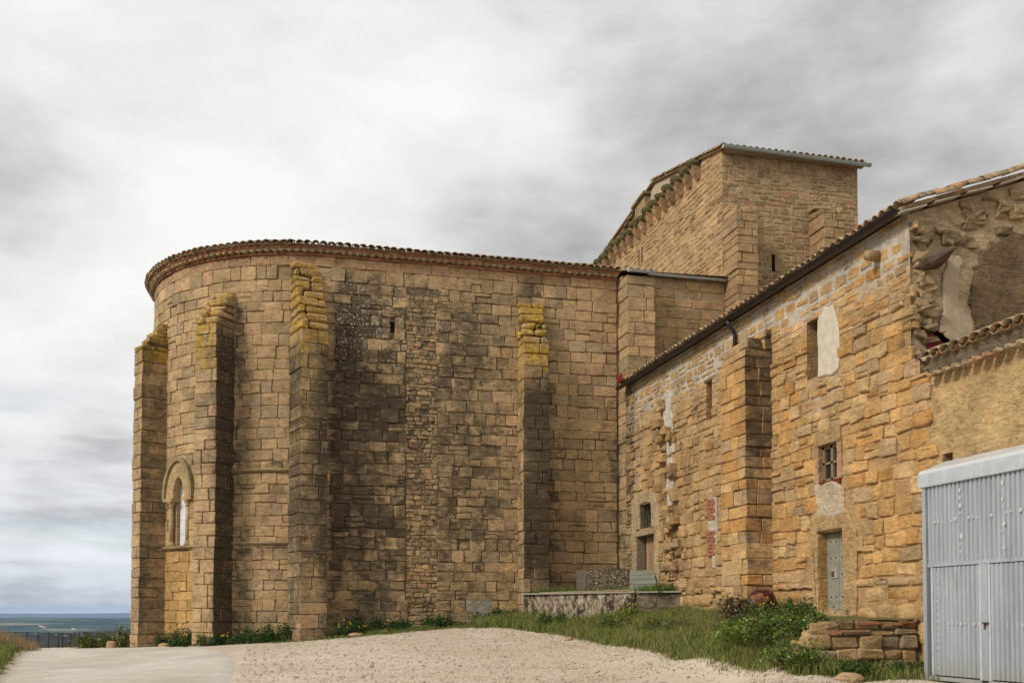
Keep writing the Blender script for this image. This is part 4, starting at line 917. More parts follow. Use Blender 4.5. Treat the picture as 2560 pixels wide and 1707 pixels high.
# toothing of a torn-off wall: stones left sticking out in a ragged column
scar = MB().add([S_F(30.3, 1.2, -0.02), S_F(31.4, 1.2, -0.02), S_F(31.6, 7.6, -0.02), S_F(30.9, 7.6, -0.02)], [(0, 1, 2, 3)], (0.35, 0.25, 0.14)).build('wall_scar', M_STONE, house)
scar['label'] = 'ragged column of stub stones where a wall was torn away'
for i in range(34):
    z = rf_.uniform(0.6, 3.9) if i < 20 else rf_.uniform(3.8, 7.4); c = np.interp(z, [0.5, 3, 5, 7.5], [30.6, 30.7, 31.0, 31.3]); side = rf_.choice((-1, 1))
    u = c + side * rf_.uniform(0.12, 0.55); w = rf_.uniform(0.25, 0.60); h = rf_.uniform(0.16, 0.38); pr = rf_.uniform(0.10, 0.34)
    fr = lambda a, b, zz: (FX - b, u + a, z + zz)
    vs_, fs = stone_block(fr, -w / 2, w / 2, -0.1, pr, -h / 2, h / 2, rf_, 0.03, 0.06)
    qf.put(scar, vs_, fs, f_tint(28, 2, rf_), [(rf_.uniform(0.1, 0.65), 0.1, 0.05)] * len(vs_))
qf.finish(300)
for pts in ([(30.6, 5.35), (31.1, 5.25), (31.35, 6.3), (31.6, 7.3), (30.95, 7.4), (30.65, 6.4)], [(30.6, 3.6), (31.05, 3.5), (31.2, 4.6), (31.1, 5.2), (30.6, 5.0)]):
    patch(S_F, pts, 0, 0.07, (0.56, 0.50, 0.41), (0.15, 0, 0), 0.09, rf_, 4).build('plaster_patch', M_ROUGH, house)
patch(S_F, [(20.90, 5.72), (21.3, 5.66), (21.795, 5.70), (21.795, 7.12), (21.5, 7.32), (21.1, 7.28), (20.88, 6.6)], 0, 0.03, (0.90, 0.85, 0.75), (0.05, 0, 0), 0.035, rf_, 4).build('plaster_patch', M_WHITE, house)
patch(S_F, [(20.72, 2.35), (21.35, 2.25), (21.95, 2.4), (22.0, 3.10), (21.85, 3.15), (20.98, 3.13), (20.75, 2.9)], 0, 0.055, (0.50, 0.40, 0.28), (0.12, 0, 0.1), 0.05, rf_, 4).build('plaster_patch', M_ROUGH, house)
patch(S_F, [(27.45, 1.3), (27.75, 1.4), (28.0, 2.4), (28.15, 3.3), (27.9, 3.75), (27.5, 3.6), (27.4, 2.5)], 0, 0.04, (0.52, 0.44, 0.34), (0.1, 0, 0), 0.05, rf_, 4).build('plaster_patch', M_ROUGH, house)
patch(S_F, [(20.28, -0.1), (20.78, -0.1), (20.79, 1.97), (21.87, 1.97), (21.88, 0.0), (22.15, 0.1), (22.2, 2.1), (22.1, 2.5), (20.6, 2.45), (20.25, 1.9)], 0, 0.05, (0.47, 0.31, 0.145), (0.05, 0, 0), 0.03, rf_, 4).build('plaster_patch', M_ROUGH, house)
patch(S_F, [(31.95, 0.9), (32.38, 0.8), (32.38, 2.98), (32.64, 3.0), (32.64, 3.88), (33.72, 3.9), (33.72, 3.0), (34.07, 2.98), (34.07, 0.8), (34.5, 0.8), (34.55, 4.1), (33.6, 4.35), (32.3, 4.2), (31.9, 3.3)], 0, 0.04, (0.44, 0.33, 0.19), (0.25, 0, 0), 0.03, rf_, 3).build('plaster_patch', M_ROUGH, house)
# a patch of bricks beside the buttress
for j in range(16):
    z = 1.75 + j * 0.107
    if 2.45 < z < 2.75: continue
    u = 27.52 + (0.10 if j % 2 else 0)
    while u < 27.95 if z < 2.5 else u < 28.05:
        w = rf_.uniform(0.16, 0.24); b = slab_on(S_F, (u, u + w - 0.018, z, z + 0.085), -0.02, 0.07 + rf_.uniform(-.01, .012), (rf_.uniform(.85, 1.15),) * 3); b.build_at('brick', M_BRICK, house); u += w
# openings
recess(S_F, DOOR, 0.26, (0.40, 0.245, 0.095), False).build('door_reveal', M_ROUGH, house)
door = slab_on(S_F, (DOOR[0], DOOR[1], DOOR[2], DOOR[3]), -0.26, -0.235, (0.62, 0.64, 0.58)).build('door', M_BOARD, house); door['label'] = 'grey plank door studded with rusty nails'
nb = 2; wd = (DOOR[1] - DOOR[0]) / nb
for i in range(nb): slab_on(S_F, (DOOR[0] + i * wd + .008, DOOR[0] + (i + 1) * wd - .008, DOOR[2] + .01, DOOR[3] - .03), -0.24, -0.205, (0.80, 0.76, 0.66)).build('plank', M_BOARD, door)
for z in (0.42, 0.95, 1.35, 1.74):
    for u in (21.0, 21.2, 21.45, 21.68): slab_on(S_F, (u - .018, u + .018, z - .018, z + .018), -0.21, -0.19).build('nail', M_RUST, door)
slab_on(S_F, (21.38, 21.66, 0.86, 1.10), -0.205, -0.185, (0.9, 0.9, 0.86)).build('lock_plate', M_CEMENT, door)
slab_on(S_F, (21.52, 21.62, 0.90, 1.03), -0.186, -0.17, (0.9, 0.7, 0.6)).build('latch', M_RUST, door)
slab_on(S_F, (20.55, 21.95, -0.08, 0.105), -0.3, 0.12, (0.42, 0.29, 0.15)).build('door_sill', M_STONE, house)
recess(S_F, W1, 0.32, (0.33, 0.21, 0.105)).build('window_opening', M_ROUGH, house)
w2 = recess(S_F, W2, 0.14, (0.36, 0.235, 0.13), False).build('window', M_ROUGH, house); w2['label'] = 'small window with a crossed wooden frame'
slab_on(S_F, W2, -0.18, -0.14).build('pane', M_DARK, w2)
for rc in ((21.02, 21.10, 3.17, 4.03), (21.72, 21.80, 3.17, 4.03), (21.02, 21.80, 3.95, 4.03), (21.02, 21.80, 3.17, 3.24), (21.36, 21.45, 3.17, 4.03), (21.02, 21.80, 3.58, 3.64)): slab_on(S_F, rc, -0.14, -0.085, (0.75, 0.66, 0.58)).build('window_frame', M_WOOD, w2)
slab_on(S_F, (20.85, 21.98, 4.05, 4.40), -0.25, 0.045, (0.37, 0.235, 0.115), (0.35, 0, 0)).build('lintel', M_STONE, house); slab_on(S_F, (20.88, 21.95, 3.06, 3.165), -0.3, 0.05, (0.42, 0.22, 0.11)).build('window_sill', M_BRICK, house)
for rc in ((20.82, 21.01, 3.17, 4.05), (21.81, 22.05, 3.17, 4.05)): slab_on(S_F, rc, -0.28, 0.03, (0.43, 0.265, 0.15)).build('jamb', M_ROUGH, house)
recess(S_F, SLOT, 0.42, (0.36, 0.19, 0.10)).build('slot_window', M_ROUGH, house); slab_on(S_F, (27.7, 28.25, 7.005, 7.09), -0.35, 0.03, (0.5, 0.45, 0.4)).build('lintel', M_WOOD, house)
w4 = recess(S_F, W4, 0.35, (0.2, 0.15, 0.09), False).build('window', M_ROUGH, house); w4['label'] = 'dark window closed by iron bars above the far door'
slab_on(S_F, W4, -0.39, -0.35).build('pane', M_DARK, w4)
for u in np.linspace(32.82, 33.52, 4): MB().tube([S_F(u, W4[2], -0.1), S_F(u, W4[3], -0.1)], 0.012, 6).build('window_bar', M_IRON, w4)
for z in (3.25, 3.45, 3.65): MB().tube([S_F(W4[0], z, -0.1), S_F(W4[1], z, -0.1)], 0.010, 6).build('window_bar', M_IRON, w4)
recess(S_F, D2, 0.30, (0.28, 0.22, 0.14), False).build('door_reveal', M_ROUGH, house)
d2 = slab_on(S_F, D2, -0.34, -0.30, (0.2, 0.15, 0.12)).build('door', M_WOOD, house); d2['label'] = 'bare brown plank door beside the church corner'
for i in range(7):
    a = D2[0] + i * 0.205; slab_on(S_F, (a + .005, a + .198, D2[2], D2[3] - .02), -0.31, -0.27 + rf_.uniform(-.004, .004), (1.15, 0.92, 0.72)).build('plank', M_WOOD, d2)
slab_on(S_F, (32.2, 34.4, 2.77, 2.95), -0.3, 0.05, (0.37, 0.28, 0.16), (0.3, 0, 0)).build('lintel', M_STONE, house)
# log and iron pegs in the wall
MB().tube([S_F(19.36, 7.84, -0.1), S_F(19.30, 7.82, 0.20), S_F(19.28, 7.80, 0.32)], [0.12, 0.12, 0.105], 9, (1.05, 0.92, 0.72)).build('beam_end', M_WOOD, house, True)
for (u, z) in ((26.05, 3.75), (26.1, 4.35)): MB().tube([S_F(u, z, -0.02), S_F(u - .05, z - .22, 0.10)], 0.035, 6).build('iron_peg', M_IRON, house)
# gable wall towards the viewer, its plaster coats, verge
gz = lambda x: 8.35 + (x - FX) * 0.350
def g_tint(u, z, r):
    if r is None: return (0.40, 0.295, 0.17)
    b = r.uniform(.8, 1.1); return tuple(v * b for v in (0.36, 0.26, 0.145))
gable = MB(); P = []; F = []
xs_ = np.linspace(FX, 18.9, 24); zs_ = np.linspace(0, 1, 14)
for x in xs_:
    for t in zs_: P.append((x, FY0 + 0.02 + 0.05 * nz(x * 2, t * 14, 4.0), lerp(3.5, gz(x), t)))
for i in range(len(xs_) - 1):
    for j in range(len(zs_) - 1): F.append((i * 14 + j, (i + 1) * 14 + j, (i + 1) * 14 + j + 1, i * 14 + j + 1))
gable.add(P, F, (0.44, 0.335, 0.205), [(0.12, 0, 0.0)] * len(P)); gb = gable.build('gable_wall', M_ROUGH, house)
patch(S_G, [(14.55, 4.9), (14.75, 6.0), (14.45, 6.6), (14.65, 7.4), (15.0, 7.9), (15.6, 8.15), (16.8, 8.4), (17.5, 8.2), (17.5, 4.9)], 0, 0.05, (0.20, 0.135, 0.075), (0.42, 0, 0.12), 0.08, rf_, 5).build('render_coat', M_ROUGH, house)
patch(S_G, [(13.75, 5.6), (14.3, 5.3), (14.65, 5.6), (14.55, 6.3), (14.2, 6.6), (14.35, 7.5), (13.95, 7.6), (13.85, 6.6)], 0, 0.03, (0.66, 0.56, 0.43), (0, 0, 0), 0.06, rf_, 4).build('mortar_patch', M_WHITE, house)
patch(S_G, [(13.45, 5.2), (14.0, 5.2), (14.45, 5.35), (14.4, 5.6), (13.95, 5.62), (13.85, 5.95), (13.5, 5.98)], 0, 0.035, (0.6, 0.55, 0.55), (0, 0, 0), 0.07, rf_, 5).build('red_paint_patch', M_RED, house)
qg = []
for i in range(64):                                                 # ragged quoins, stubs and loose stones bedded in the plaster
    k = i < 26
    if k: z = 5.2 + (i / 26) * 3.0 + rf_.uniform(-.08, .08); x = FX + rf_.uniform(0.12, 0.55)
    else: x = rf_.uniform(13.6, 18.2); z = gz(x) - rf_.uniform(0.15, 1.0)
    w = rf_.uniform(0.16, 0.42); h = rf_.uniform(0.10, 0.26); pr = rf_.uniform(0.03, 0.20 if k else 0.08)
    fr = lambda a, b, zz: (x + a, FY0 - b, z + zz)
    vs_, fs = stone_block(fr, -w / 2, w / 2, -0.1, pr * .8, -h / 2, h / 2, rf_, 0.025, 0.05)
    dk = rf_.uniform(0.1, 0.6) if k or z < gz(x) - .5 else rf_.uniform(0, .4); MB().add(vs_, fs, g_tint(0, 0, rf_), [(dk, 0.08, 0.1)] * len(vs_)).build_at('stone', M_STONE, gb)
for (x, z, l) in ((13.55, 7.40, 0.45),):
    fr = lambda a, b, zz: (x + a * 0.9, FY0 - b, z + zz + a * 0.25); vs_, fs = stone_block(fr, -0.34, 0.34, -0.1, l, -0.15, 0.15, rf_, 0.09, 0.07); MB().add(vs_, fs, (0.35, 0.31, 0.27)).build_at('beam_stub', M_WOOD, house)
MB().add([(18.9, FY0, -1), (18.9, 35.1, -1), (18.9, 35.1, 10.6), (18.9, FY0, 10.6), (FX, 35.1, 3), (FX, 35.1, 8.3)], [(0, 1, 2, 3), (1, 4, 5, 2)], (0.36, 0.25, 0.14)).build('rear_wall', M_STONE, house)
P = [(FX - .22, FY0 - .12, 8.46), (FX - .22, 35.25, 8.46), (19.1, 35.25, 10.62), (19.1, FY0 - .12, 10.62)]; P += [(x, y, z - .08) for x, y, z in P]
hroof = MB().add(P, [(0, 1, 2, 3), (4, 5, 6, 7), (0, 1, 5, 4), (1, 2, 6, 5), (2, 3, 7, 6), (3, 0, 4, 7)]).build('roof', M_TILE, house)
for i, y in enumerate(np.arange(FY0 - .05, 35.2, 0.27)):
    put_tile(hroof, (FX - .30 + rng.uniform(-.03, .03), y, 8.49), (1, 0, 0.350), (0, 0, 1), 'tile', jit=0.05, sc=1.1); put_tile(hroof, (FX - .25, y + .135, 8.55), (1, 0, 0.350), (0, 0, 1), 'tile', flip=True)
for i in range(16):
    x = FX - .28 + i * 0.40; put_tile(hroof, (x, FY0 - .10, 8.50 + (x - FX + .22) * 0.350), (1, 0, 0.35), (0, -.2, 1), 'verge_tile', jit=0.06, sc=1.35)
    if i % 2 == 0: MB().box((0, 0, 0), (0.62, 0.3, 0.035), M=Matrix.Translation((x + .3, FY0 - .05, 8.40 + (x + .3 - FX) * 0.350)) @ Matrix.Rotation(-0.337 + rng.uniform(-.04, .04), 4, 'Y'), tint=(1.1, 1.0, .9)).build('verge_slab', M_CEMENT, hroof)
gutter((FX - .30, FY0 - .05, 8.40), (FX - .30, 35.2, 8.36), 0.095, M_PVC, house, side=Vector((1, 0, 0)))
MB().tube([(FX - .30, 26.05, 8.32), (FX - .28, 26.05, 8.15), (FX - .10, 26.05, 7.95), (FX - .08, 26.05, 7.3)], 0.055, 8).build('downpipe', M_PVC, house, True)
patch(lambda u, z, d: (FX - .35 - d, u, z), [(34.4, 8.5), (35.0, 8.5), (35.1, 8.72), (34.6, 8.75)], 0.0, 0.05, (0.6, .5, .5), (0, 0, 0), 0.03, rf_, 3).build('red_cloth', M_RED, house)

# ------------------------------------------------------------------ plastered annex with its own eaves, nearer on the right
annex = thing('plastered_annex', 'low building of rough ochre plaster with wavy tile cornice', 'house', (15, 14, -1.2))
HOLE = (16.98, 17.28, 2.92, 3.16)
S_A = lambda u, z, d: (FX + 0.02 - d - 0.035 * nz(u * 1.3, z * 1.3, 2.0) - 0.016 * nz(u * 7, z * 9, 5.0) - 0.012 * nz(u * 17, z * 19, 9.0), u, z)
pw = backing(S_A, 13.5, 18.3, -1.6, 4.80, [HOLE], lambda u, z, r: (0.49, 0.335, 0.160), lambda p: (0.03, 0, 0.02), 0.05, 0.0).build('plaster_wall', M_ROUGH, annex, True)
backing(S_A, 8.0, 13.5, -1.6, 4.80, [], lambda u, z, r: (0.49, 0.335, 0.160), lambda p: (0.03, 0, 0.02), 0.3, 0.0).build('plaster_wall', M_ROUGH, annex, True)
recess(S_A, HOLE, 0.3, (0.42, 0.28, 0.14), True, 0.02).build('wall_hole', M_ROUGH, annex)
MB().add([(18.9, 8, -1), (18.9, 18.2, -1), (18.9, 18.2, 6.5), (18.9, 8, 6.5), (FX, 8, -1), (FX, 8, 4.8)], [(0, 1, 2, 3), (0, 4, 5, 3)], (0.45, 0.32, 0.16)).build('rear_wall', M_ROUGH, annex)
P = [(FX - .15, 8, 5.12), (FX - .15, 17.55, 5.12), (18.9, 18.2, 7.0), (18.9, 8, 7.0)]; P += [(x, y, z - .08) for x, y, z in P]
aroof = MB().add(P, [(0, 1, 2, 3), (4, 5, 6, 7), (0, 1, 5, 4), (1, 2, 6, 5), (3, 0, 4, 7)]).build('roof', M_TILE, annex)
mb = MB(); P = []; F = []                                            # dark fascia between the two rows of tile
for y in np.linspace(8, 17.5, 60): P += [(FX - .10, y, 4.83), (FX - .16, y, 5.06 + 0.01 * math.sin(y * 9))]
for i in range(59): F.append((i * 2, i * 2 + 2, i * 2 + 3, i * 2 + 1))
mb.add(P, F, (0.24, 0.18, 0.12), (0.45, 0, 0.05)).build('fascia', M_ROUGH, annex)
for y in np.arange(8.2, 17.5, 0.285):
    put_tile(aroof, (FX - .24, y, 4.80), (1, 0, 0.0), (0, 0, 1), 'cornice_tile', flip=True, jit=0.02, sc=1.15)
    put_tile(aroof, (FX - .32, y, 5.10), (1, 0.25, 0.33), (0, 0, 1), 'tile', jit=0.06, sc=1.3); put_tile(aroof, (FX - .27, y + .14, 5.14), (1, 0, 0.33), (0, 0, 1), 'tile', flip=True, jit=0.05, sc=1.15)

# ------------------------------------------------------------------ corrugated steel shed
SX = 12.45
shed = thing('metal_shed', 'grey corrugated steel shed with double doors and pale fascia', 'shed', (SX, 14, -1.25))
S_S = lambda u, z, d: (SX - d, u, z)
def corrugated(y0, y1, z0, z1, d, name, parent, pitch=0.118, amp=0.036):
    P = []; F = []; y = y0; pts = []
    while y < y1:
        for (f, a) in ((0, 0), (0.30, 0), (0.42, 1), (0.88, 1), (1.0, 0)):
            yy = y + f * pitch
            if yy <= y1 and (not pts or yy > pts[-1][0] + 1e-5): pts.append((yy, a))
        y += pitch
    for (yy, a) in pts: P += [S_S(yy, z0, d + a * amp), S_S(yy, z1, d + a * amp)]
    for i in range(len(pts) - 1): F.append((i * 2, i * 2 + 2, i * 2 + 3, i * 2 + 1))
    return MB().add(P, F).build(name, M_METAL, parent)
corrugated(9.0, 16.92, 0.97, 2.46, 0.0, 'steel_panel', shed)
for (a, b, nm) in ((15.46, 16.80, 'door'), (13.90, 15.24, 'door')):
    dr = corrugated(a, b, -1.14, 0.885, 0.01, nm, shed); dr['label'] = 'corrugated steel door leaf with pale weld marks'
    for rc in ((a - .02, a + .035, -1.16, 0.90), (b - .035, b + .02, -1.16, 0.90)): slab_on(S_S, rc, 0.0, 0.045, ).build('door_frame', M_ZINC, dr)
corrugated(9.0, 13.86, -1.14, 0.885, 0.01, 'steel_panel', shed)
for rc, nm in (((9, 16.9, 0.90, 0.968), 'rail'), ((15.265, 15.43, -1.2, 0.895), 'door_post'), ((9, 16.9, -1.24, -1.165), 'rail')): slab_on(S_S, rc, -0.02, 0.055, (1, 1, 1)).build(nm, M_METAL, shed)
slab_on(S_S, (16.93, 17.02, -1.26, 2.5), -0.05, 0.06).build('corner_post', M_METAL, shed); slab_on(S_S, (17.03, 17.07, -1.26, 2.5), -0.30, 0.03, (1, 1, 1)).build('corner_post', M_ZINC, shed)
MB().add([(SX, 17.05, -1.3), (FX, 17.05, -1.3), (FX, 17.05, 2.8), (SX, 17.05, 2.6)], [(0, 1, 2, 3)]).build('end_wall', M_METAL, shed)
P = []
for y in (9.0, 17.1): P += [S_S(y, z, d) for d, z in ((0.02, 2.44), (0.09, 2.44), (0.09, 2.70), (0.05, 2.765), (-0.06, 2.80), (-0.50, 2.98), (-0.50, 2.90), (0.02, 2.76))]
fs = [(k, (k + 1) % 8, 8 + (k + 1) % 8, 8 + k) for k in range(8)] + [tuple(range(8)), tuple(range(15, 7, -1))]
MB().add(P, fs, (1, 1, 1)).build('fascia', M_FASCIA, shed); slab_on(S_S, (9.0, 17.11, 2.455, 2.69), 0.088, 0.094, (1, 1, 1)).build('fascia_plate', M_ZINC, shed)
slab_on(S_S, (15.235, 15.345, -0.16, -0.14), 0.055, 0.115).build('handle', M_IRON, shed); slab_on(S_S, (15.31, 15.345, -0.26, -0.14), 0.05, 0.075).build('lock_plate', M_RUST, shed)
mb = MB(); rs_ = random.Random(3)                                    # pale dabs of weld and primer
def dab(u, z, s):
    n = 8; c = [S_S(u + math.cos(2 * math.pi * k / n) * s * rs_.uniform(.7, 1.2), z + math.sin(2 * math.pi * k / n) * s * 1.15 * rs_.uniform(.7, 1.2), 0.0505) for k in range(n)]
    mb.add(c, [tuple(range(n))], (0.74, 0.72, 0.71))
for u in (15.95, 14.85, 13.6):
    for z in np.arange(1.15, 2.3, 0.14):
        if rs_.random() < .75: dab(u + rs_.uniform(-.03, .03), z, rs_.uniform(.02, .05))
for y in np.arange(14.0, 16.8, 0.118):
    if rs_.random() < .55: dab(y + .077, 1.75 + rs_.uniform(-.02, .02), rs_.uniform(.018, .04))
for (y0_, k) in ((16.62, 15),):
    for z in np.linspace(-1.0, 0.75, k): dab(y0_, z, rs_.uniform(.02, .03))
for y in np.arange(14.0, 16.75, 0.118):
    if rs_.random() < .6: dab(y + .077, -0.17, rs_.uniform(.015, .03))
    if rs_.random() < .35: dab(y + .077, 0.30, rs_.uniform(.010, .018))
o = mb.build('weld_marks', M_WPAINT, shed); o['kind'] = 'stuff'

# security camera and sign on the wall beside the shed
cm = thing('security_camera', 'small white security camera beside the shed top', 'camera', (FX - .05, 17.62, 2.70))
MB().tube([S_F(17.62, 2.70, 0.0), S_F(17.62, 2.70, 0.07)], 0.04, 8).build('mount', M_WPAINT, cm); MB().tube([S_F(17.66, 2.71, 0.07), S_F(17.50, 2.68, 0.13)], 0.042, 10).build('body', M_WPAINT, cm); MB().tube([S_F(17.665, 2.711, 0.069), S_F(17.68, 2.714, 0.064)], 0.026, 10).build('lens', M_IRON, cm)
sg = thing('security_sign', 'small red and white alarm sign beside the steel shed', 'sign', (FX - .03, 17.66, 2.1))
slab_on(S_F, (17.50, 17.80, 2.10, 2.42), 0.07, 0.085, (0.70, 0.04, 0.05)).build('panel', M_SIGN, sg); slab_on(S_F, (17.525, 17.775, 2.19, 2.33), 0.085, 0.088, (0.85, 0.80, 0.76)).build('label_field', M_SIGN, sg)
for rc in ((17.66, 17.74, 2.24, 2.29), (17.60, 17.66, 2.255, 2.275), (17.70, 17.72, 2.20, 2.24)): slab_on(S_F, rc, 0.088, 0.090, (0.03, 0.03, 0.03)).build('camera_symbol', M_SIGN, sg)
for z in (2.125, 2.155, 2.36, 2.39): slab_on(S_F, (17.55, 17.75, z, z + .012), 0.085, 0.0875, (0.9, 0.75, 0.72)).build('text_line', M_SIGN, sg)

# ------------------------------------------------------------------ walls, trough, boards and scrap in the corner
rw_ = random.Random(41)
def wall_run(q, parent, A, B, z0, z1, tintf, stainf, thick=0.45, ua=0.0):
    A = Vector((A[0], A[1], 0)); B = Vector((B[0], B[1], 0)); t = (B - A); L = t.length; t /= L; n = Vector((t.y, -t.x, 0))
    sf = lambda u, z, d: tuple(A + t * u + n * d + Vector((0, 0, z)))
    P = [sf(u, z, d) for z in (z0, z1) for u, d in ((ua, -thick), (L, -thick), (L, -.03), (ua, -.03))]
    core = MB().add(P, [(0, 1, 5, 4), (1, 2, 6, 5), (2, 3, 7, 6), (3, 0, 4, 7), (4, 5, 6, 7)], tintf(0, 0, None), stainf(P[0])).build('core', M_STONE, parent)
    return sf, L, core
def tr_tint(u, z, r):
    if r is None: return (0.12, 0.085, 0.05)
    k = r.random(); c = (0.33, 0.212, 0.10) if k < 0.6 else ((0.27, 0.20, 0.115) if k < 0.85 else (0.36, 0.235, 0.11)); b = r.uniform(.8, 1.12); return tuple(v * b for v in c)
terr = thing('terrace_wall', 'short dry stone terrace wall topped with moss below the farmhouse door', 'wall', (11.6, 18.0, -1.1))
qd = Quarry(); ts = lambda p: (0.15 + 0.45 * sstep(-0.45, -0.1, p[2]), 0.05, 0.25 * sstep(-0.5, -.15, p[2]))
sf, L, core = wall_run(qd, terr, (10.45, 18.10), (12.95, 18.02), -1.5, -0.24, tr_tint, ts, 0.5, 0.62)
for (za, zb, wr) in ((-1.45, -1.22, (0.4, 0.8)), (-1.22, -0.93, (0.5, 0.95)), (-0.93, -0.70, (0.35, 0.7)), (-0.70, -0.42, (0.35, 0.75)), (-0.42, -0.30, (0.25, 0.7)), (-0.30, -0.13, (0.25, 0.6))):
    u = 0.02 if za < -.65 else (0.15 if za < -.35 else 0.42)
    while u < L - 0.05:
        w = min(rw_.uniform(*wr), L - u); w = L - u if L - u - w < .2 else w; zl, zh = za + rw_.uniform(-.02, .015), zb + rw_.uniform(-.015, .02)
        fr = lambda a, b, zz: sf(a, zz, b)
        vs_, fs = stone_block(fr, u + .008, u + w - .008, -.3, rw_.uniform(-.01, .07), zl + .004, zh - .004, rw_, 0.035, 0.02); qd.put(core, vs_, fs, tr_tint(0, 0, rw_), stains(vs_, ts)); u += w
qd.finish(300)
for (u, z) in ((1.15, -0.21), (1.42, -.2), (1.9, -.22), (2.1, -.18), (0.75, -.36), (0.62, -.40)):
    sf2 = lambda uu, zz, dd: sf(uu, zz, dd); slab_on(sf2, (u, u + rw_.uniform(.16, .26), z, z + .05), -.2, 0.05, (rw_.uniform(.85, 1.1),) * 3).build_at('brick', M_BRICK, core)
P = [(10.98, 18.12, -.17), (12.98, 18.0, -.13), (13.02, 22.0, -.04), (12.0, 22.3, -.16), (11.2, 21.4, -.36), (10.9, 20.0, -.40)]
bm = bmesh.new(); bv = [bm.verts.new(p) for p in P]; bm.faces.new(bv); bmesh.ops.triangulate(bm, faces=bm.faces[:]); bmesh.ops.subdivide_edges(bm, edges=bm.edges[:], cuts=6, use_grid_fill=True)
for v in bm.verts: v.co.z += 0.05 * nz(v.co.x * 2.5, v.co.y * 2.5, 6) + 0.03
mbx = MB().add([tuple(v.co) for v in bm.verts], [tuple(v.index for v in f.verts) for f in bm.faces if True], (1.25, 1.25, 1.1)); bm.verts.index_update(); bm.free(); mbx.build('mossy_top', M_MOSS, terr, True)

for i in range(16):                                                  # tumbled stones where the wall runs out
    u = rw_.uniform(-.35, .55); z = -0.95 + (u + .35) * 0.75 + rw_.uniform(-.1, .06); fr = lambda a, b, zz: sf(u + a, z + zz, -0.05 - b)
    w = rw_.uniform(.10, .26); h = rw_.uniform(.06, .14); vs_, fs = stone_block(fr, -w, w, -.05, rw_.uniform(.15, .35), -h, h, rw_, .03, .04); MB().add(vs_, fs, tr_tint(0, 0, rw_), [(0.3, 0, .2)] * len(vs_)).build_at('stone', M_STONE, core)
ret = thing('retaining_wall', 'low retaining wall with peeling whitewash in front of the stone trough', 'wall', (10.5, 33, -0.1))
def rt_tint(u, z, r):
    if r is None: return (0.17, 0.13, 0.085)
    b = r.uniform(.85, 1.15); return tuple(v * b for v in (0.34, 0.27, 0.18))
def rt_s(p): return (0.52 - 0.35 * sstep(0.3, -0.2, p[2]) * (p[0] < 11.9), 0.10, 0.55 if p[0] < 11.85 else 0.05)
def rt_s2(p): return (0.72, 0.10, 0.0)
qr = Quarry()
for (A, B, stf) in (((9.15, 35.1), (11.80, 31.0), rt_s), ((11.83, 31.0), (13.05, 30.05), rt_s2)):
    sf, L, core = wall_run(qr, ret, A, B, -0.6, 0.66, rt_tint, stf, 0.35)
    if stf is rt_s:
        n_ = 40; P = [sf(L * i / n_, z, 0.03 + 0.02 * nz(i * .4, z * 3)) for i in range(n_ + 1) for z in (-.6, -.2, .2, .5, .69)]; MB().add(P, [(i * 5 + j, (i + 1) * 5 + j, (i + 1) * 5 + j + 1, i * 5 + j + 1) for i in range(n_) for j in range(4)]).build('whitewash_coat', M_PEEL, ret, True)
    else: lay(qr, core, sf, 0.0, L, -0.5, 0.70, (0.28, 0.44), (0.4, 0.9), 0.02, rt_tint, stf, [], (-.02, .02), 0.12, None, rw_, 0.03)
qr.finish(300)
for (A, B) in (((9.05, 35.05), (11.80, 30.93)), ((11.82, 30.93), (13.0, 30.0))):   # thin coping strip
    A = Vector(A + (0.715,)); B = Vector(B + (0.735,)); c = (A + B) / 2; MB().box((c.x + .1, c.y + .1, c.z), ((B - A).length, 0.36, 0.05), math.atan2(B.y - A.y, B.x - A.x), (0.9, 0.85, 0.75)).build('coping', M_CEMENT, ret)
P = [(9.3, 35.9, .64), (9.3, 35.2, .64), (11.85, 31.2, .66), (13.0, 30.3, .66), (13.03, 35.1, .68), (12.9, 35.95, .68)]
MB().add(P + [(x, y, -.4) for x, y, z in P], [tuple(range(6))] + [(k, (k + 1) % 6, 6 + (k + 1) % 6, 6 + k) for k in range(6)], (1, 1, 1), (0.8, 0, 0)).build('earth_fill', M_GROUND, ret)

tro = thing('stone_trough', 'speckled pebbly concrete trough standing on the raised corner', 'trough', (11.8, 34, 0.68))
P = []; x0, x1, y0, y1, z0, z1 = 10.95, 12.55, 33.5, 34.6, 0.64, 1.58
out = [(x0, y0), (x1, y0), (x1, y1), (x0, y1)]; inn = [(x0 + .12, y0 + .12), (x1 - .12, y0 + .12), (x1 - .12, y1 - .12), (x0 + .12, y1 - .12)]
P = [(x, y, z0) for x, y in out] + [(x, y, z1 + rw_.uniform(-.02, .02)) for x, y in out] + [(x, y, z1 - .01) for x, y in inn] + [(x, y, z1 - .5) for x, y in inn]
F = [(k, (k + 1) % 4, 4 + (k + 1) % 4, 4 + k) for k in range(4)] + [(4 + k, 4 + (k + 1) % 4, 8 + (k + 1) % 4, 8 + k) for k in range(4)] + [(8 + k, 8 + (k + 1) % 4, 12 + (k + 1) % 4, 12 + k) for k in range(4)] + [(12, 13, 14, 15)]
tb = MB().add(P, F, (0.62, 0.58, 0.52)).build('basin', M_GRANITE, tro)
peb = MB()
for i in range(520):                                                 # pebbles showing in the face
    x = rw_.uniform(x0 + .03, x1 - .03); z = rw_.uniform(z0 + .1, z1 - .03); s = rw_.uniform(.014, .032); c = Vector((x, y0 - .004, z)); cl = rw_.choice(((1.1, 1.05, .95), (.8, .72, .6), (1.3, 1.25, 1.15), (.5, .45, .38)))
    peb.add([c + Vector(q) * s for q in ((1, 0, 0), (0, -.7, 0), (-1, 0, 0), (0, 0, .8), (0, 0, -.8))], [(0, 1, 3), (1, 2, 3), (0, 4, 1), (1, 4, 2)], cl)
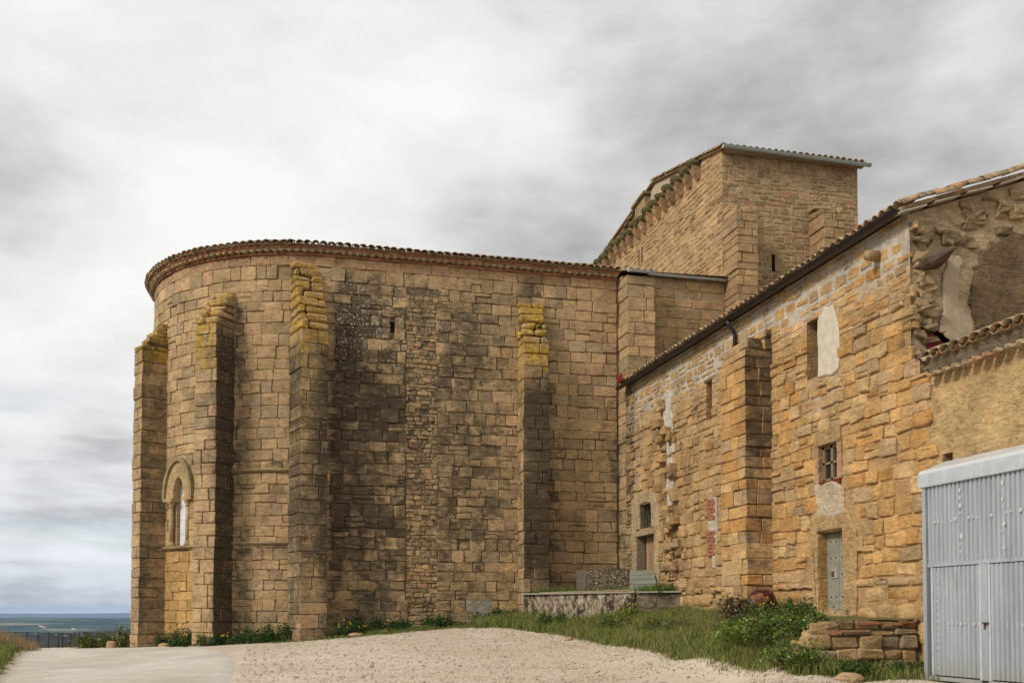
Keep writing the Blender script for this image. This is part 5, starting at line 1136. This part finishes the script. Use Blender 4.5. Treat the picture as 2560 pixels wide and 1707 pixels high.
o = peb.build('pebbles', M_PEBBLE, tb); o['kind'] = 'stuff'

bd = thing('board_panel', 'broken panel of five grey boards leaning by the far door', 'boards', (12.5, 32.0, 0.68))
for k in range(5):
    h = 0.165; z = 0.68 + k * 0.162; lean = 0.10 * (z - 0.68) / 0.8; w0, w1 = ((12.02, 12.93), (12.00, 12.95), (12.03, 12.96), (12.04, 12.94), (12.08, 12.86))[k]
    m = Matrix.Translation(((w0 + w1) / 2, 31.95 + lean * 2.2, z + h / 2)) @ Matrix.Rotation(R(-15), 4, 'X') @ Matrix.Rotation(R(-1.5 - k * .6), 4, 'Y')
    MB().box(None, (w1 - w0, 0.03, h - 0.012), M=m, tint=(0.95 + .1 * rw_.random(), 0.98 + .08 * rw_.random(), 0.92)).build('board', M_BOARD, bd)
for x in (12.15, 12.8): MB().box(None, (0.08, 0.03, 0.8), M=Matrix.Translation((x, 32.16, 1.08)) @ Matrix.Rotation(R(-15), 4, 'X'), tint=(.8, .8, .75)).build('batten', M_BOARD, bd)
pl = tag(MB().tube([(9.6, 34.6, .76), (10.9, 32.6, .78), (11.75, 31.25, .79)], 0.025, 6, (1, .95, .85)).build('pole', M_WOOD), 'thin wooden pole lying along the top of the retaining wall', 'pole')

mx = thing('cement_mixer', 'rusty old cement mixer half hidden in the weeds', 'mixer', (12.3, 22.9, 0.0))
MX = Vector((12.25, 23.2, 0.28))
axd = Vector((-0.55, -0.35, 0.30)).normalized()
prof_ = ((-0.42, .10), (-0.40, .24), (-0.10, .34), (0.05, .345), (0.34, .22), (0.36, .205), (0.33, .19))
MB().tube([MX + axd * a for a, _ in prof_], [b for _, b in prof_], 18, (0.42, 0.36, 0.36), False).build('drum', M_RUST, mx, True)
MB().tube([MX + axd * 0.02, MX + axd * 0.06], [0.37, 0.37], 20, (.55, .5, .5)).build('drum_ring', M_RUST, mx)
wc = MX + Vector((-0.55, -0.15, -0.12)); ring_pts = [wc + Vector((math.cos(a) * 0.08, math.cos(a) * -0.20, math.sin(a) * 0.21)) for a in np.linspace(0, 2 * math.pi, 17)]
MB().tube(ring_pts, 0.04, 8, cap=False).build('wheel', M_IRON, mx, True)
for a, b in (((-.45, -.1, -.35), (.1, .25, .35)), ((-.75, -.12, .15), (-.35, -.10, -.35)), ((.1, -.25, -.4), (.1, -.2, .30)), ((-.80, -.1, .12), (-.2, .1, -.05)), ((.35, .2, -.4), (.1, .2, .35))): MB().tube([MX + Vector(a), MX + Vector(b)], 0.022, 6, (.8, .8, .8)).build('frame_tube', M_RUST, mx)
bm = bmesh.new(); bmesh.ops.create_icosphere(bm, subdivisions=2, radius=0.2); MB().add([tuple(MX + Vector((-.20, -.22, .08)) + Vector((v.co.x * 1.3, v.co.y * .8, v.co.z * .9)) * (1 + .35 * nz(v.co.x * 9, v.co.y * 9, v.co.z * 9))) for v in bm.verts], [tuple(v.index for v in f.verts) for f in bm.faces], (1.6, 1.7, 1.8)).build('motor_cover', M_RUST, mx); bm.free()

# small stones by the church corner and in the grass
def loose_stone(loc, s, label, tint=(0.42, 0.29, 0.16), sq=(1.2, .9, .7)):
    bm = bmesh.new(); bmesh.ops.create_icosphere(bm, subdivisions=2, radius=1); x, y = loc; z = ground_z(x, y)
    V = [(x + v.co.x * s * sq[0] * (1 + .35 * nz(v.co.x, v.co.y, x)), y + v.co.y * s * sq[1] * (1 + .35 * nz(v.co.y, v.co.z, y)), z + s * sq[2] * .45 + v.co.z * s * sq[2] * (1 + .3 * nz(v.co.z, v.co.x, x + y))) for v in bm.verts]
    o = MB().add(V, [tuple(v.index for v in f.verts) for f in bm.faces], tint, (0.1, 0, 0.1)).build_at('stone', M_STONE, None); bm.free(); return tag(o, label, 'stone')
gx, gy = -5.55, 41.3; gz0 = ground_z(gx, gy); vs_, fs = stone_block(lambda a, b, z: (gx + a, gy + b, gz0 + z), -.16, .16, -.2, .2, -.1, .30, rw_, .04, .02); tag(MB().add(vs_, fs, (.42, .29, .16), (.1, 0, 0)).build_at('stone', M_STONE, None), 'squared tan stone at the far left foot of the church', 'stone'); loose_stone((-3.3, 37.7), 0.16, 'pale stone in weeds right of the leftmost buttress')
loose_stone((10.9, 17.2), 0.24, 'flat pale stone in grass below the terrace wall', sq=(1.3, .8, .5)); loose_stone((9.0, 29.2), 0.12, 'small pale stone at the gravel edge below the grass bank'); loose_stone((3.1, 34.4), 0.16, 'flat stone in the weeds under the dark chancel wall', sq=(1.6, .8, .4))

# ------------------------------------------------------------------ iron railing at the edge of the hill
fence = thing('railing', 'dark iron railing of thin upright bars at the edge of the hill', 'railing', (-12, 66, -2.2))
def pix(px, d): r_ = _fw + _rt * ((px - 1280) / FPX); return Vector((r_[0], r_[1], 0)) * d
FP = [pix(-60, 57), pix(159, 73), pix(345, 60)]
bar = MB().box((0, 0, 0.55), (0.024, 0.024, 1.0)).mesh('railing_bar'); bar.materials.append(M_IRON); post = MB().box((0, 0, 0.55), (0.06, 0.06, 1.15)).mesh('railing_post'); post.materials.append(M_IRON)
fb = Vector(fence['_base'])
for A, B in zip(FP[:-1], FP[1:]):
    L = (B - A).length; n = int(L / 0.165)
    for i in range(n + 1):
        p = A.lerp(B, i / n); z = lerp(-0.0, 0.0, 0); zz = lerp(ground_z(A.x, A.y), ground_z(B.x, B.y), i / n)
        isp = i % 13 == 0; o = bpy.data.objects.new('post' if isp else 'bar', post if isp else bar); COL.objects.link(o); o.parent = fence; o.location = Vector((p.x, p.y, zz)) - fb; o.rotation_euler[2] = math.atan2(B.y - A.y, B.x - A.x)
    for h in (0.10, 1.08):
        a = Vector((A.x, A.y, ground_z(A.x, A.y) + h)); b = Vector((B.x, B.y, ground_z(B.x, B.y) + h)); c = (a + b) / 2
        MB().box(None, (L, 0.05, 0.045), M=Matrix.Translation(c) @ (b - a).to_track_quat('X', 'Z').to_matrix().to_4x4()).build('rail', M_IRON, fence)

# ------------------------------------------------------------------ vegetation
def grass(name, label, pts, h, w, cols, lean=0.5, seed=1):
    """blades as bent strips; pts = list of (x, y, z, height factor)"""
    r = random.Random(seed); V = []; F = []; T = []
    for (x, y, z, k) in pts:
        hh = h * k * r.uniform(0.5, 1.25); a = r.uniform(0, 6.283); ln = r.uniform(0.1, lean) * hh; b = r.uniform(0, 6.283); ww = w * r.uniform(.7, 1.3)
        dx, dy = math.cos(a) * ww, math.sin(a) * ww; lx, ly = math.cos(b) * ln, math.sin(b) * ln; i = len(V)
        V += [(x - dx, y - dy, z - .02), (x + dx, y + dy, z - .02), (x - dx * .7 + lx * .35, y - dy * .7 + ly * .35, z + hh * .6), (x + dx * .7 + lx * .35, y + dy * .7 + ly * .35, z + hh * .6), (x + lx, y + ly, z + hh)]
        F += [(i, i + 1, i + 3, i + 2), (i + 2, i + 3, i + 4)]
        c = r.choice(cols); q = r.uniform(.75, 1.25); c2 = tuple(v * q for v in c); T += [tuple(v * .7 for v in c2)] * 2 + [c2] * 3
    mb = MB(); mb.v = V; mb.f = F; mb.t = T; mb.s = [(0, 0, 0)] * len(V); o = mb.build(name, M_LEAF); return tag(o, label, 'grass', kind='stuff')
GREEN = [(0.155, 0.215, 0.038), (0.235, 0.27, 0.058), (0.115, 0.17, 0.032), (0.31, 0.285, 0.10)]; DRY = [(0.30, 0.23, 0.10), (0.24, 0.19, 0.085), (0.17, 0.16, 0.06)]
rg = random.Random(77)
def scatter(n, x0, x1, y0, y1, test):
    o = []
    for _ in range(n):
        x, y = rg.uniform(x0, x1), rg.uniform(y0, y1); k = test(x, y)
        if k > 0 and rg.random() < k: o.append((x, y, ground_z(x, y), lerp(.35, 1, k)))
    return o
def bank(x, y):
    if y > 30 and (y - 31.0) > -(x - 11.8) * 1.547 - 0.15: return 0      # not on the raised corner
    if x > 11.0 and 18.0 < y < 21.8: return 0
    if x > 12.0 and 24.05 < y < 25.6: return 0
    g = grass_amount(x, y); return clamp(g * (0.85 + 0.7 * nz(x, y, 9, .7)))
grass('grass_bank', 'green grass and weeds on the bank below the farmhouse', scatter(70000, 7.2, 13.0, 15.5, 35, bank), 0.30, 0.010, GREEN + GREEN[1:2] * 2 + [(0.22, 0.22, 0.07)] + DRY[1:], 0.8, 2)
grass('dry_grass', 'dry straw coloured stalks among the green bank', scatter(5200, 9.6, 13.0, 17.5, 32, lambda x, y: bank(x, y) * (0.12 + 0.9 * math.exp(-((x - 11.8) ** 2 + ((y - 24) / 2.2) ** 2)))), 0.62, 0.007, DRY, 0.7, 3)
def strip(x, y):
    sd = math.hypot(x - AX, y - AY) - AR if x < AX else 36 - y
    if sd < 0.05: return 0
    lim = float(np.interp(x, [-4, -1.2, 0.8, 2, 4.4, 7, 9], [0.5, 1.0, 2.0, 3.2, 3.0, 1.7, 1.6]))
    return clamp((1 - sstep(0.2, lim, sd)) * (0.55 + 1.2 * nz(x, y, 3, .9)))
grass('wall_grass', 'low green weeds along the foot of the church wall', scatter(52000, -5.4, 9.4, 32.0, 41.5, lambda x, y: strip(x, y) if x > -4.0 else strip(x, y) * .25), 0.13, 0.011, GREEN + [(0.045, 0.085, 0.02), (0.07, 0.12, 0.025)], 0.8, 4)
grass('edge_grass', 'thin olive grass fading into the gravel', scatter(16000, 3.0, 12, 15, 35, lambda x, y: 0.5 * clamp(sstep(0.02, 0.4, grass_amount(x + .9, y + .5)) * (1 - grass_amount(x, y)) + 0.9 * nz(x, y, 4, .8) - .25)), 0.075, 0.010, GREEN[3:] + [(0.14, 0.13, 0.05)], 0.9, 5)
def mnd(x, y): return sstep(0.0, 0.5, (-5.45 - (y - 25) * 0.185) - x)
grass('mound_grass', 'bright green grass on the hump at the left edge of the path', scatter(36000, -12.5, -5.2, 20, 44, mnd), 0.20, 0.011, GREEN + [(0.17, 0.19, 0.05)], 0.7, 6)
grass('mound_straw', 'dry reddish grass on top of the left hump', scatter(2600, -12, -7.6, 33, 44, lambda x, y: mnd(x - .6, y) * .9), 0.50, 0.010, [(0.30, 0.20, 0.10), (0.36, 0.26, 0.14), (0.24, 0.17, 0.09)], 0.5, 8)
grass('platform_grass', 'grass growing on the raised corner behind the retaining wall', [(x, y, .68, 1) for (x, y) in [(rg.uniform(9.3, 13.0), rg.uniform(30.3, 35.2)) for _ in range(9000)] if (y - 31.0) > -(x - 11.8) * 1.547 + 0.35 and (x > 12.2 or y > 34.3 or rg.random() < .12) and y > 30.9 - (x - 11.8) * .76 + .2], 0.30, 0.010, GREEN[:3] + [(0.045, 0.085, 0.02)], .7, 9)

def bush(name, label, x, y, rx, ry, h, n, cols, leaf=0.05, cat='weed', flowers=0, group=None, z=None, stems=True, seed=None):
    r = random.Random(seed if seed is not None else hash((round(x * 10), round(y * 10))) & 0xffff); z0 = ground_z(x, y) if z is None else z
    t = thing(name, label, cat, (x, y, z0), group); mb = MB()
    for _ in range(n):
        for _try in range(8):
            a = r.uniform(0, 6.283); q = r.uniform(0.15, 1) ** 0.5; hh = r.random() ** 0.8; env = math.sqrt(max(0, 1 - hh * hh)) * (0.72 + 0.55 * nz(math.cos(a) * 1.7 + x, math.sin(a) * 1.7 + y, hh * 2)); 
            if q < env: break
        p = Vector((x + math.cos(a) * q * rx, y + math.sin(a) * q * ry, z0 + hh * h * (0.85 + .4 * nz(math.cos(a) * 2 + y, math.sin(a) * 2, x))))
        u = Vector((r.uniform(-1, 1), r.uniform(-1, 1), r.uniform(-.3, .9))).normalized(); v = u.orthogonal().normalized(); v.rotate(Matrix.Rotation(r.uniform(0, 6.28), 3, u)); s = leaf * r.uniform(.6, 1.4)
        c = r.choice(cols); k = r.uniform(.65, 1.3); mb.add([p - v * s * .35, p + u * s * .2 + v * s * .0 - v * s * .5, p + u * s, p + v * s * .5 + u * s * .2], [(0, 1, 2, 3)], tuple(w * k for w in c))
    mb.build('foliage', M_LEAF, t)
    if stems:
        sb = MB()
        for k in range(5): a = r.uniform(0, 6.28); sb.tube([(x, y, z0 - .05), (x + math.cos(a) * rx * .35, y + math.sin(a) * ry * .35, z0 + h * .4), (x + math.cos(a) * rx * .6, y + math.sin(a) * ry * .6, z0 + h * .8)], [.012, .009, .004], 4, (.09, .08, .03))
        sb.build('stem', M_LEAF, t)
    for k in range(flowers):
        a = r.uniform(0, 6.28); q = r.uniform(.2, .9); p = Vector((x + math.cos(a) * q * rx, y + math.sin(a) * q * ry, z0 + h * r.uniform(.75, 1.15) * (1.05 - q * .5))); fm_ = MB()
        for m in range(6):
            an = m * 1.047; d = Vector((math.cos(an) * .8, -.25, math.sin(an) * .8)); e = Vector((-math.sin(an), 0, math.cos(an))); fm_.add([p, p + d * .022 + e * .012, p + d * .034, p + d * .022 - e * .012], [(0, 1, 2, 3)])
        fm_.build_at('flower', M_FLOWER, t)
    return t
DG = [(0.036, 0.075, 0.016), (0.05, 0.10, 0.021), (0.07, 0.125, 0.027)]; OG = [(0.12, 0.14, 0.04), (0.16, 0.165, 0.06), (0.10, 0.12, 0.04)]
def wp(s, out): p = S_CH(s, 0, out); return p[0], p[1]
G1 = 'weeds along the church wall'
for (s, out, rx, h, n, fl, lab) in (
    (arc(33), .35, .28, .62, 320, 0, 'narrow dark weed below the left end of the arched window'), (arc(44), .40, .45, .75, 520, 0, 'tall dark weed left of the window-side buttress foot'),
    (arc(50), 1.25, .36, .42, 380, 0, 'small weed clump in front of the window-side buttress'), (arc(58), 1.15, .40, .55, 420, 3, 'weed at the right foot of the window-side buttress'),
    (arc(63.5), .65, .70, .40, 560, 10, 'low weeds with yellow flowers between the two middle buttresses'), (arc(70), .45, .75, .62, 800, 2, 'broad dark weed left of the lichen staircase buttress'),
    (arc(76), .45, .60, .66, 640, 0, 'dark weed against the left side of the lichen staircase buttress'), (2.95, .75, .50, .45, 520, 12, 'yellow flowered weed at the right foot of the lichen staircase buttress'),
    (3.65, .40, .60, .58, 620, 1, 'dark weed at the foot of the black stained wall'), (4.75, .40, .42, .38, 380, 3, 'low flowering weed left of the rubble strip'),
    (5.95, .40, .40, .42, 380, 2, 'weed clump at the foot of the rubble strip'), (6.35, .35, .30, .45, 260, 0, 'weed just right of the rubble strip'),
    (7.75, .55, .46, .48, 420, 4, 'weed below the grey cement patch'), (8.6, .70, .60, .55, 640, 12, 'yellow flowered weed right of the cement patch')):
    x, y = wp(s, out); bush('weed', lab, x, y, rx * 1.3, rx * .85, h * 1.12, int(n * 1.9), DG, .055, 'weed', fl, G1)
G2 = 'shrubs on the grass bank'
for (x, y, rx, ry, h, n, cols, leaf, fl, lab) in (
    (12.75, 22.3, .50, .55, .62, 900, DG, .045, 0, 'round dark green shrub left of the farmhouse door'), (12.0, 22.7, .55, .6, .62, 800, DG + OG[:1], .05, 14, 'shrub with yellow flowers in front of the rusty mixer'),
    (11.5, 21.6, .60, .6, .70, 900, OG, .05, 2, 'olive shrub left of the mossy terrace top'), (10.9, 19.4, .85, .8, .62, 1300, DG + GREEN[:2], .06, 0, 'lush green weeds against the left end of the terrace wall'),
    (10.6, 20.8, .75, .8, .55, 900, GREEN[:3], .06, 1, 'bright green weed clump on the lower bank'), (10.25, 18.1, .55, .5, .55, 900, GREEN[:3] + DG, .055, 0, 'tall green weeds at the tumbled end of the terrace wall'), (11.2, 18.0 - .45, .5, .3, .30, 420, DG, .05, 0, 'low green weeds at the left foot of the terrace wall'),
    (12.45, 17.55, .55, .3, .34, 520, DG, .05, 0, 'dark weeds between the terrace wall and the shed'), (11.2, 26.6, .8, .7, .45, 700, OG, .05, 1, 'olive weeds on the bank below the farmhouse buttress'),
    (10.6, 29.3, .7, .6, .40, 600, DG + OG, .05, 2, 'weed clump on the bank below the retaining wall corner'), (9.55, 32.8, .6, .5, .48, 700, DG, .05, 3, 'dark weed at the left foot of the retaining wall'),
    (11.4, 30.6, .40, .35, .50, 380, GREEN[:2], .05, 8, 'yellow flowered weed at the retaining wall corner')):
    bush('shrub', lab, x, y, rx * 1.2, ry * 1.2, h * 1.1, int(n * 1.8), cols, leaf, 'shrub', fl, G2)
bush('shrub', 'dark bush hanging over the right end of the retaining wall', 12.72, 30.6, .42, .5, .50, 800, DG, .05, 'shrub', 0, G2, .55)
bush('shrub', 'dark shrub right of the leaning boards', 12.6, 31.4, .45, .4, .32, 420, DG, .05, 'shrub', 0, G2, .66)
bush('dry_bush', 'dry brown tangle of stalks beside the farmhouse buttress', 11.9, 24.6 - .9, .8, .9, .95, 1500, [(0.14, 0.10, 0.05), (0.20, 0.15, 0.08), (0.10, 0.085, 0.045)], .07, 'shrub', 0)
bush('shrub', 'yellow green bush by the railing left of the church', -8.6, 60.5, 1.9, 1.0, 0.95, 1500, [(0.20, 0.19, 0.04), (0.11, 0.12, 0.025), (0.05, 0.07, 0.02)], .13, 'shrub', 0)
bush('shrub', 'taller bush against the far left corner of the church', -6.9, 58.5, 0.9, 0.8, 1.5, 900, [(0.17, 0.16, 0.04), (0.10, 0.11, 0.03), (0.045, 0.06, 0.02)], .13, 'shrub', 0)
for (s, z, sz, lab) in ((1.95 + 7.75, 10.25, .12, 'tuft of green growing on the lichen cap of the dark buttress'),):
    bush('weed', lab, 9.85, 35.45, .12, .1, .22, 120, DG, .05, 'weed', 0, None, 10.45, False)
# gravel stones lying loose
mb = MB(); rp = random.Random(9)
for i in range(15000):
    x, y = rp.uniform(-1.5, 12), 14.5 + 19.5 * rp.random() ** 1.5
    if grass_amount(x, y) > .5 or (x < -.45): continue
    s = rp.uniform(.008, .026) * (2.0 if rp.random() < .06 else 1); c = Vector((x, y, ground_z(x, y) + s * .3)); a = rp.uniform(0, 3.1); k = rp.uniform(.5, 1.2); ca, sa = math.cos(a) * s * 1.3, math.sin(a) * s * 1.3
    mb.add([c + Vector((ca, sa, 0)), c + Vector((-sa, ca, 0)), c + Vector((-ca, -sa, 0)), c + Vector((sa, -ca, 0)), c + Vector((0, 0, s * .8))], [(0, 1, 4), (1, 2, 4), (2, 3, 4), (3, 0, 4)], (k, k * .97, k * .93))
o = mb.build('gravel', M_PEBBLE); tag(o, 'loose pale gravel scattered over the yard', 'gravel', kind='stuff')

# ------------------------------------------------------------------ far valley: village, hedgerows, haze
rv = random.Random(12)
for k in range(26):
    px = rv.choice((rv.uniform(85, 125), rv.uniform(150, 200), rv.uniform(290, 325), rv.uniform(60, 240))); d = rv.uniform(5200, 6600); p = pix(px, d); z = ground_z(p.x, p.y); w, l, h = rv.uniform(9, 16), rv.uniform(12, 26), rv.uniform(6, 9)
    t = thing('village_house', 'tiny pale house among the far village roofs in the valley', 'house', (p.x, p.y, z), 'houses of the far village'); a = rv.uniform(0, 3)
    m = Matrix.Translation((p.x, p.y, z + h / 2)) @ Matrix.Rotation(a, 4, 'Z'); MB().box(None, (l, w, h + 2), M=m).build('wall', M_WPAINT, t)
    V = [m @ Vector(q) for q in ((-l / 2, -w / 2, h / 2 + 1), (l / 2, -w / 2, h / 2 + 1), (l / 2, w / 2, h / 2 + 1), (-l / 2, w / 2, h / 2 + 1), (-l / 2, 0, h / 2 + 4), (l / 2, 0, h / 2 + 4))]; MB().add(V, [(0, 1, 5, 4), (2, 3, 4, 5), (0, 4, 3), (1, 2, 5)]).build('roof', M_BRICK, t)
mb = MB()
for k in range(1500):                                                # woods and hedges
    if k < 900: px, d = rv.uniform(-120, 420), rv.gauss(2550, 160)
    else: line = rv.randrange(9); d = 900 + line * 560 + rv.gauss(0, 25); px = rv.uniform(-120, 420)
    p = pix(px, d); 
    if nz(p.x, p.y, 2, .004) < -0.02: continue
    z = ground_z(p.x, p.y); s = rv.uniform(4, 9); V = []
    for (ax_, ay, az) in ((1, 0, .3), (0, 1, .35), (-1, 0, .3), (0, -1, .35), (0, 0, 1.25), (.6, .6, .8), (-.6, .5, .9), (.5, -.6, .7), (-.5, -.6, .85)): V.append((p.x + ax_ * s * rv.uniform(.7, 1.2), p.y + ay * s * rv.uniform(.7, 1.2), z - 1 + az * s * rv.uniform(.8, 1.2)))
    c = rv.choice(((0.028, 0.045, 0.018), (0.02, 0.035, 0.015), (0.045, 0.06, 0.022))); mb.add(V, [(0, 5, 4), (5, 1, 4), (1, 6, 4), (6, 2, 4), (2, 8, 4), (8, 3, 4), (3, 7, 4), (7, 0, 4), (0, 1, 5), (1, 2, 6), (2, 3, 8), (3, 0, 7)], c)
tag(mb.build('far_woods', M_LEAF), 'dark hedgerows and woods across the far valley', 'woods', kind='stuff')
hz = MB().box((0, 9000, -35), (50000, 27000, 340)).build('haze', M_DARK); hz.data.materials.clear()
hm = bpy.data.materials.new('haze_air'); hm.use_nodes = True; nt = hm.node_tree; nt.nodes.clear(); pv = nt.nodes.new('ShaderNodeVolumePrincipled'); pv.inputs['Color'].default_value = (0.40, 0.60, 0.92, 1); pv.inputs['Density'].default_value = 5.0e-5; pv.inputs['Anisotropy'].default_value = 0.2
ou = nt.nodes.new('ShaderNodeOutputMaterial'); nt.links.new(pv.outputs[0], ou.inputs['Volume']); hz.data.materials.append(hm); tag(hz, 'thin blue haze over the valley', 'haze', kind='stuff')
for o in bpy.data.objects:
    if '_base' in o: del o['_base']
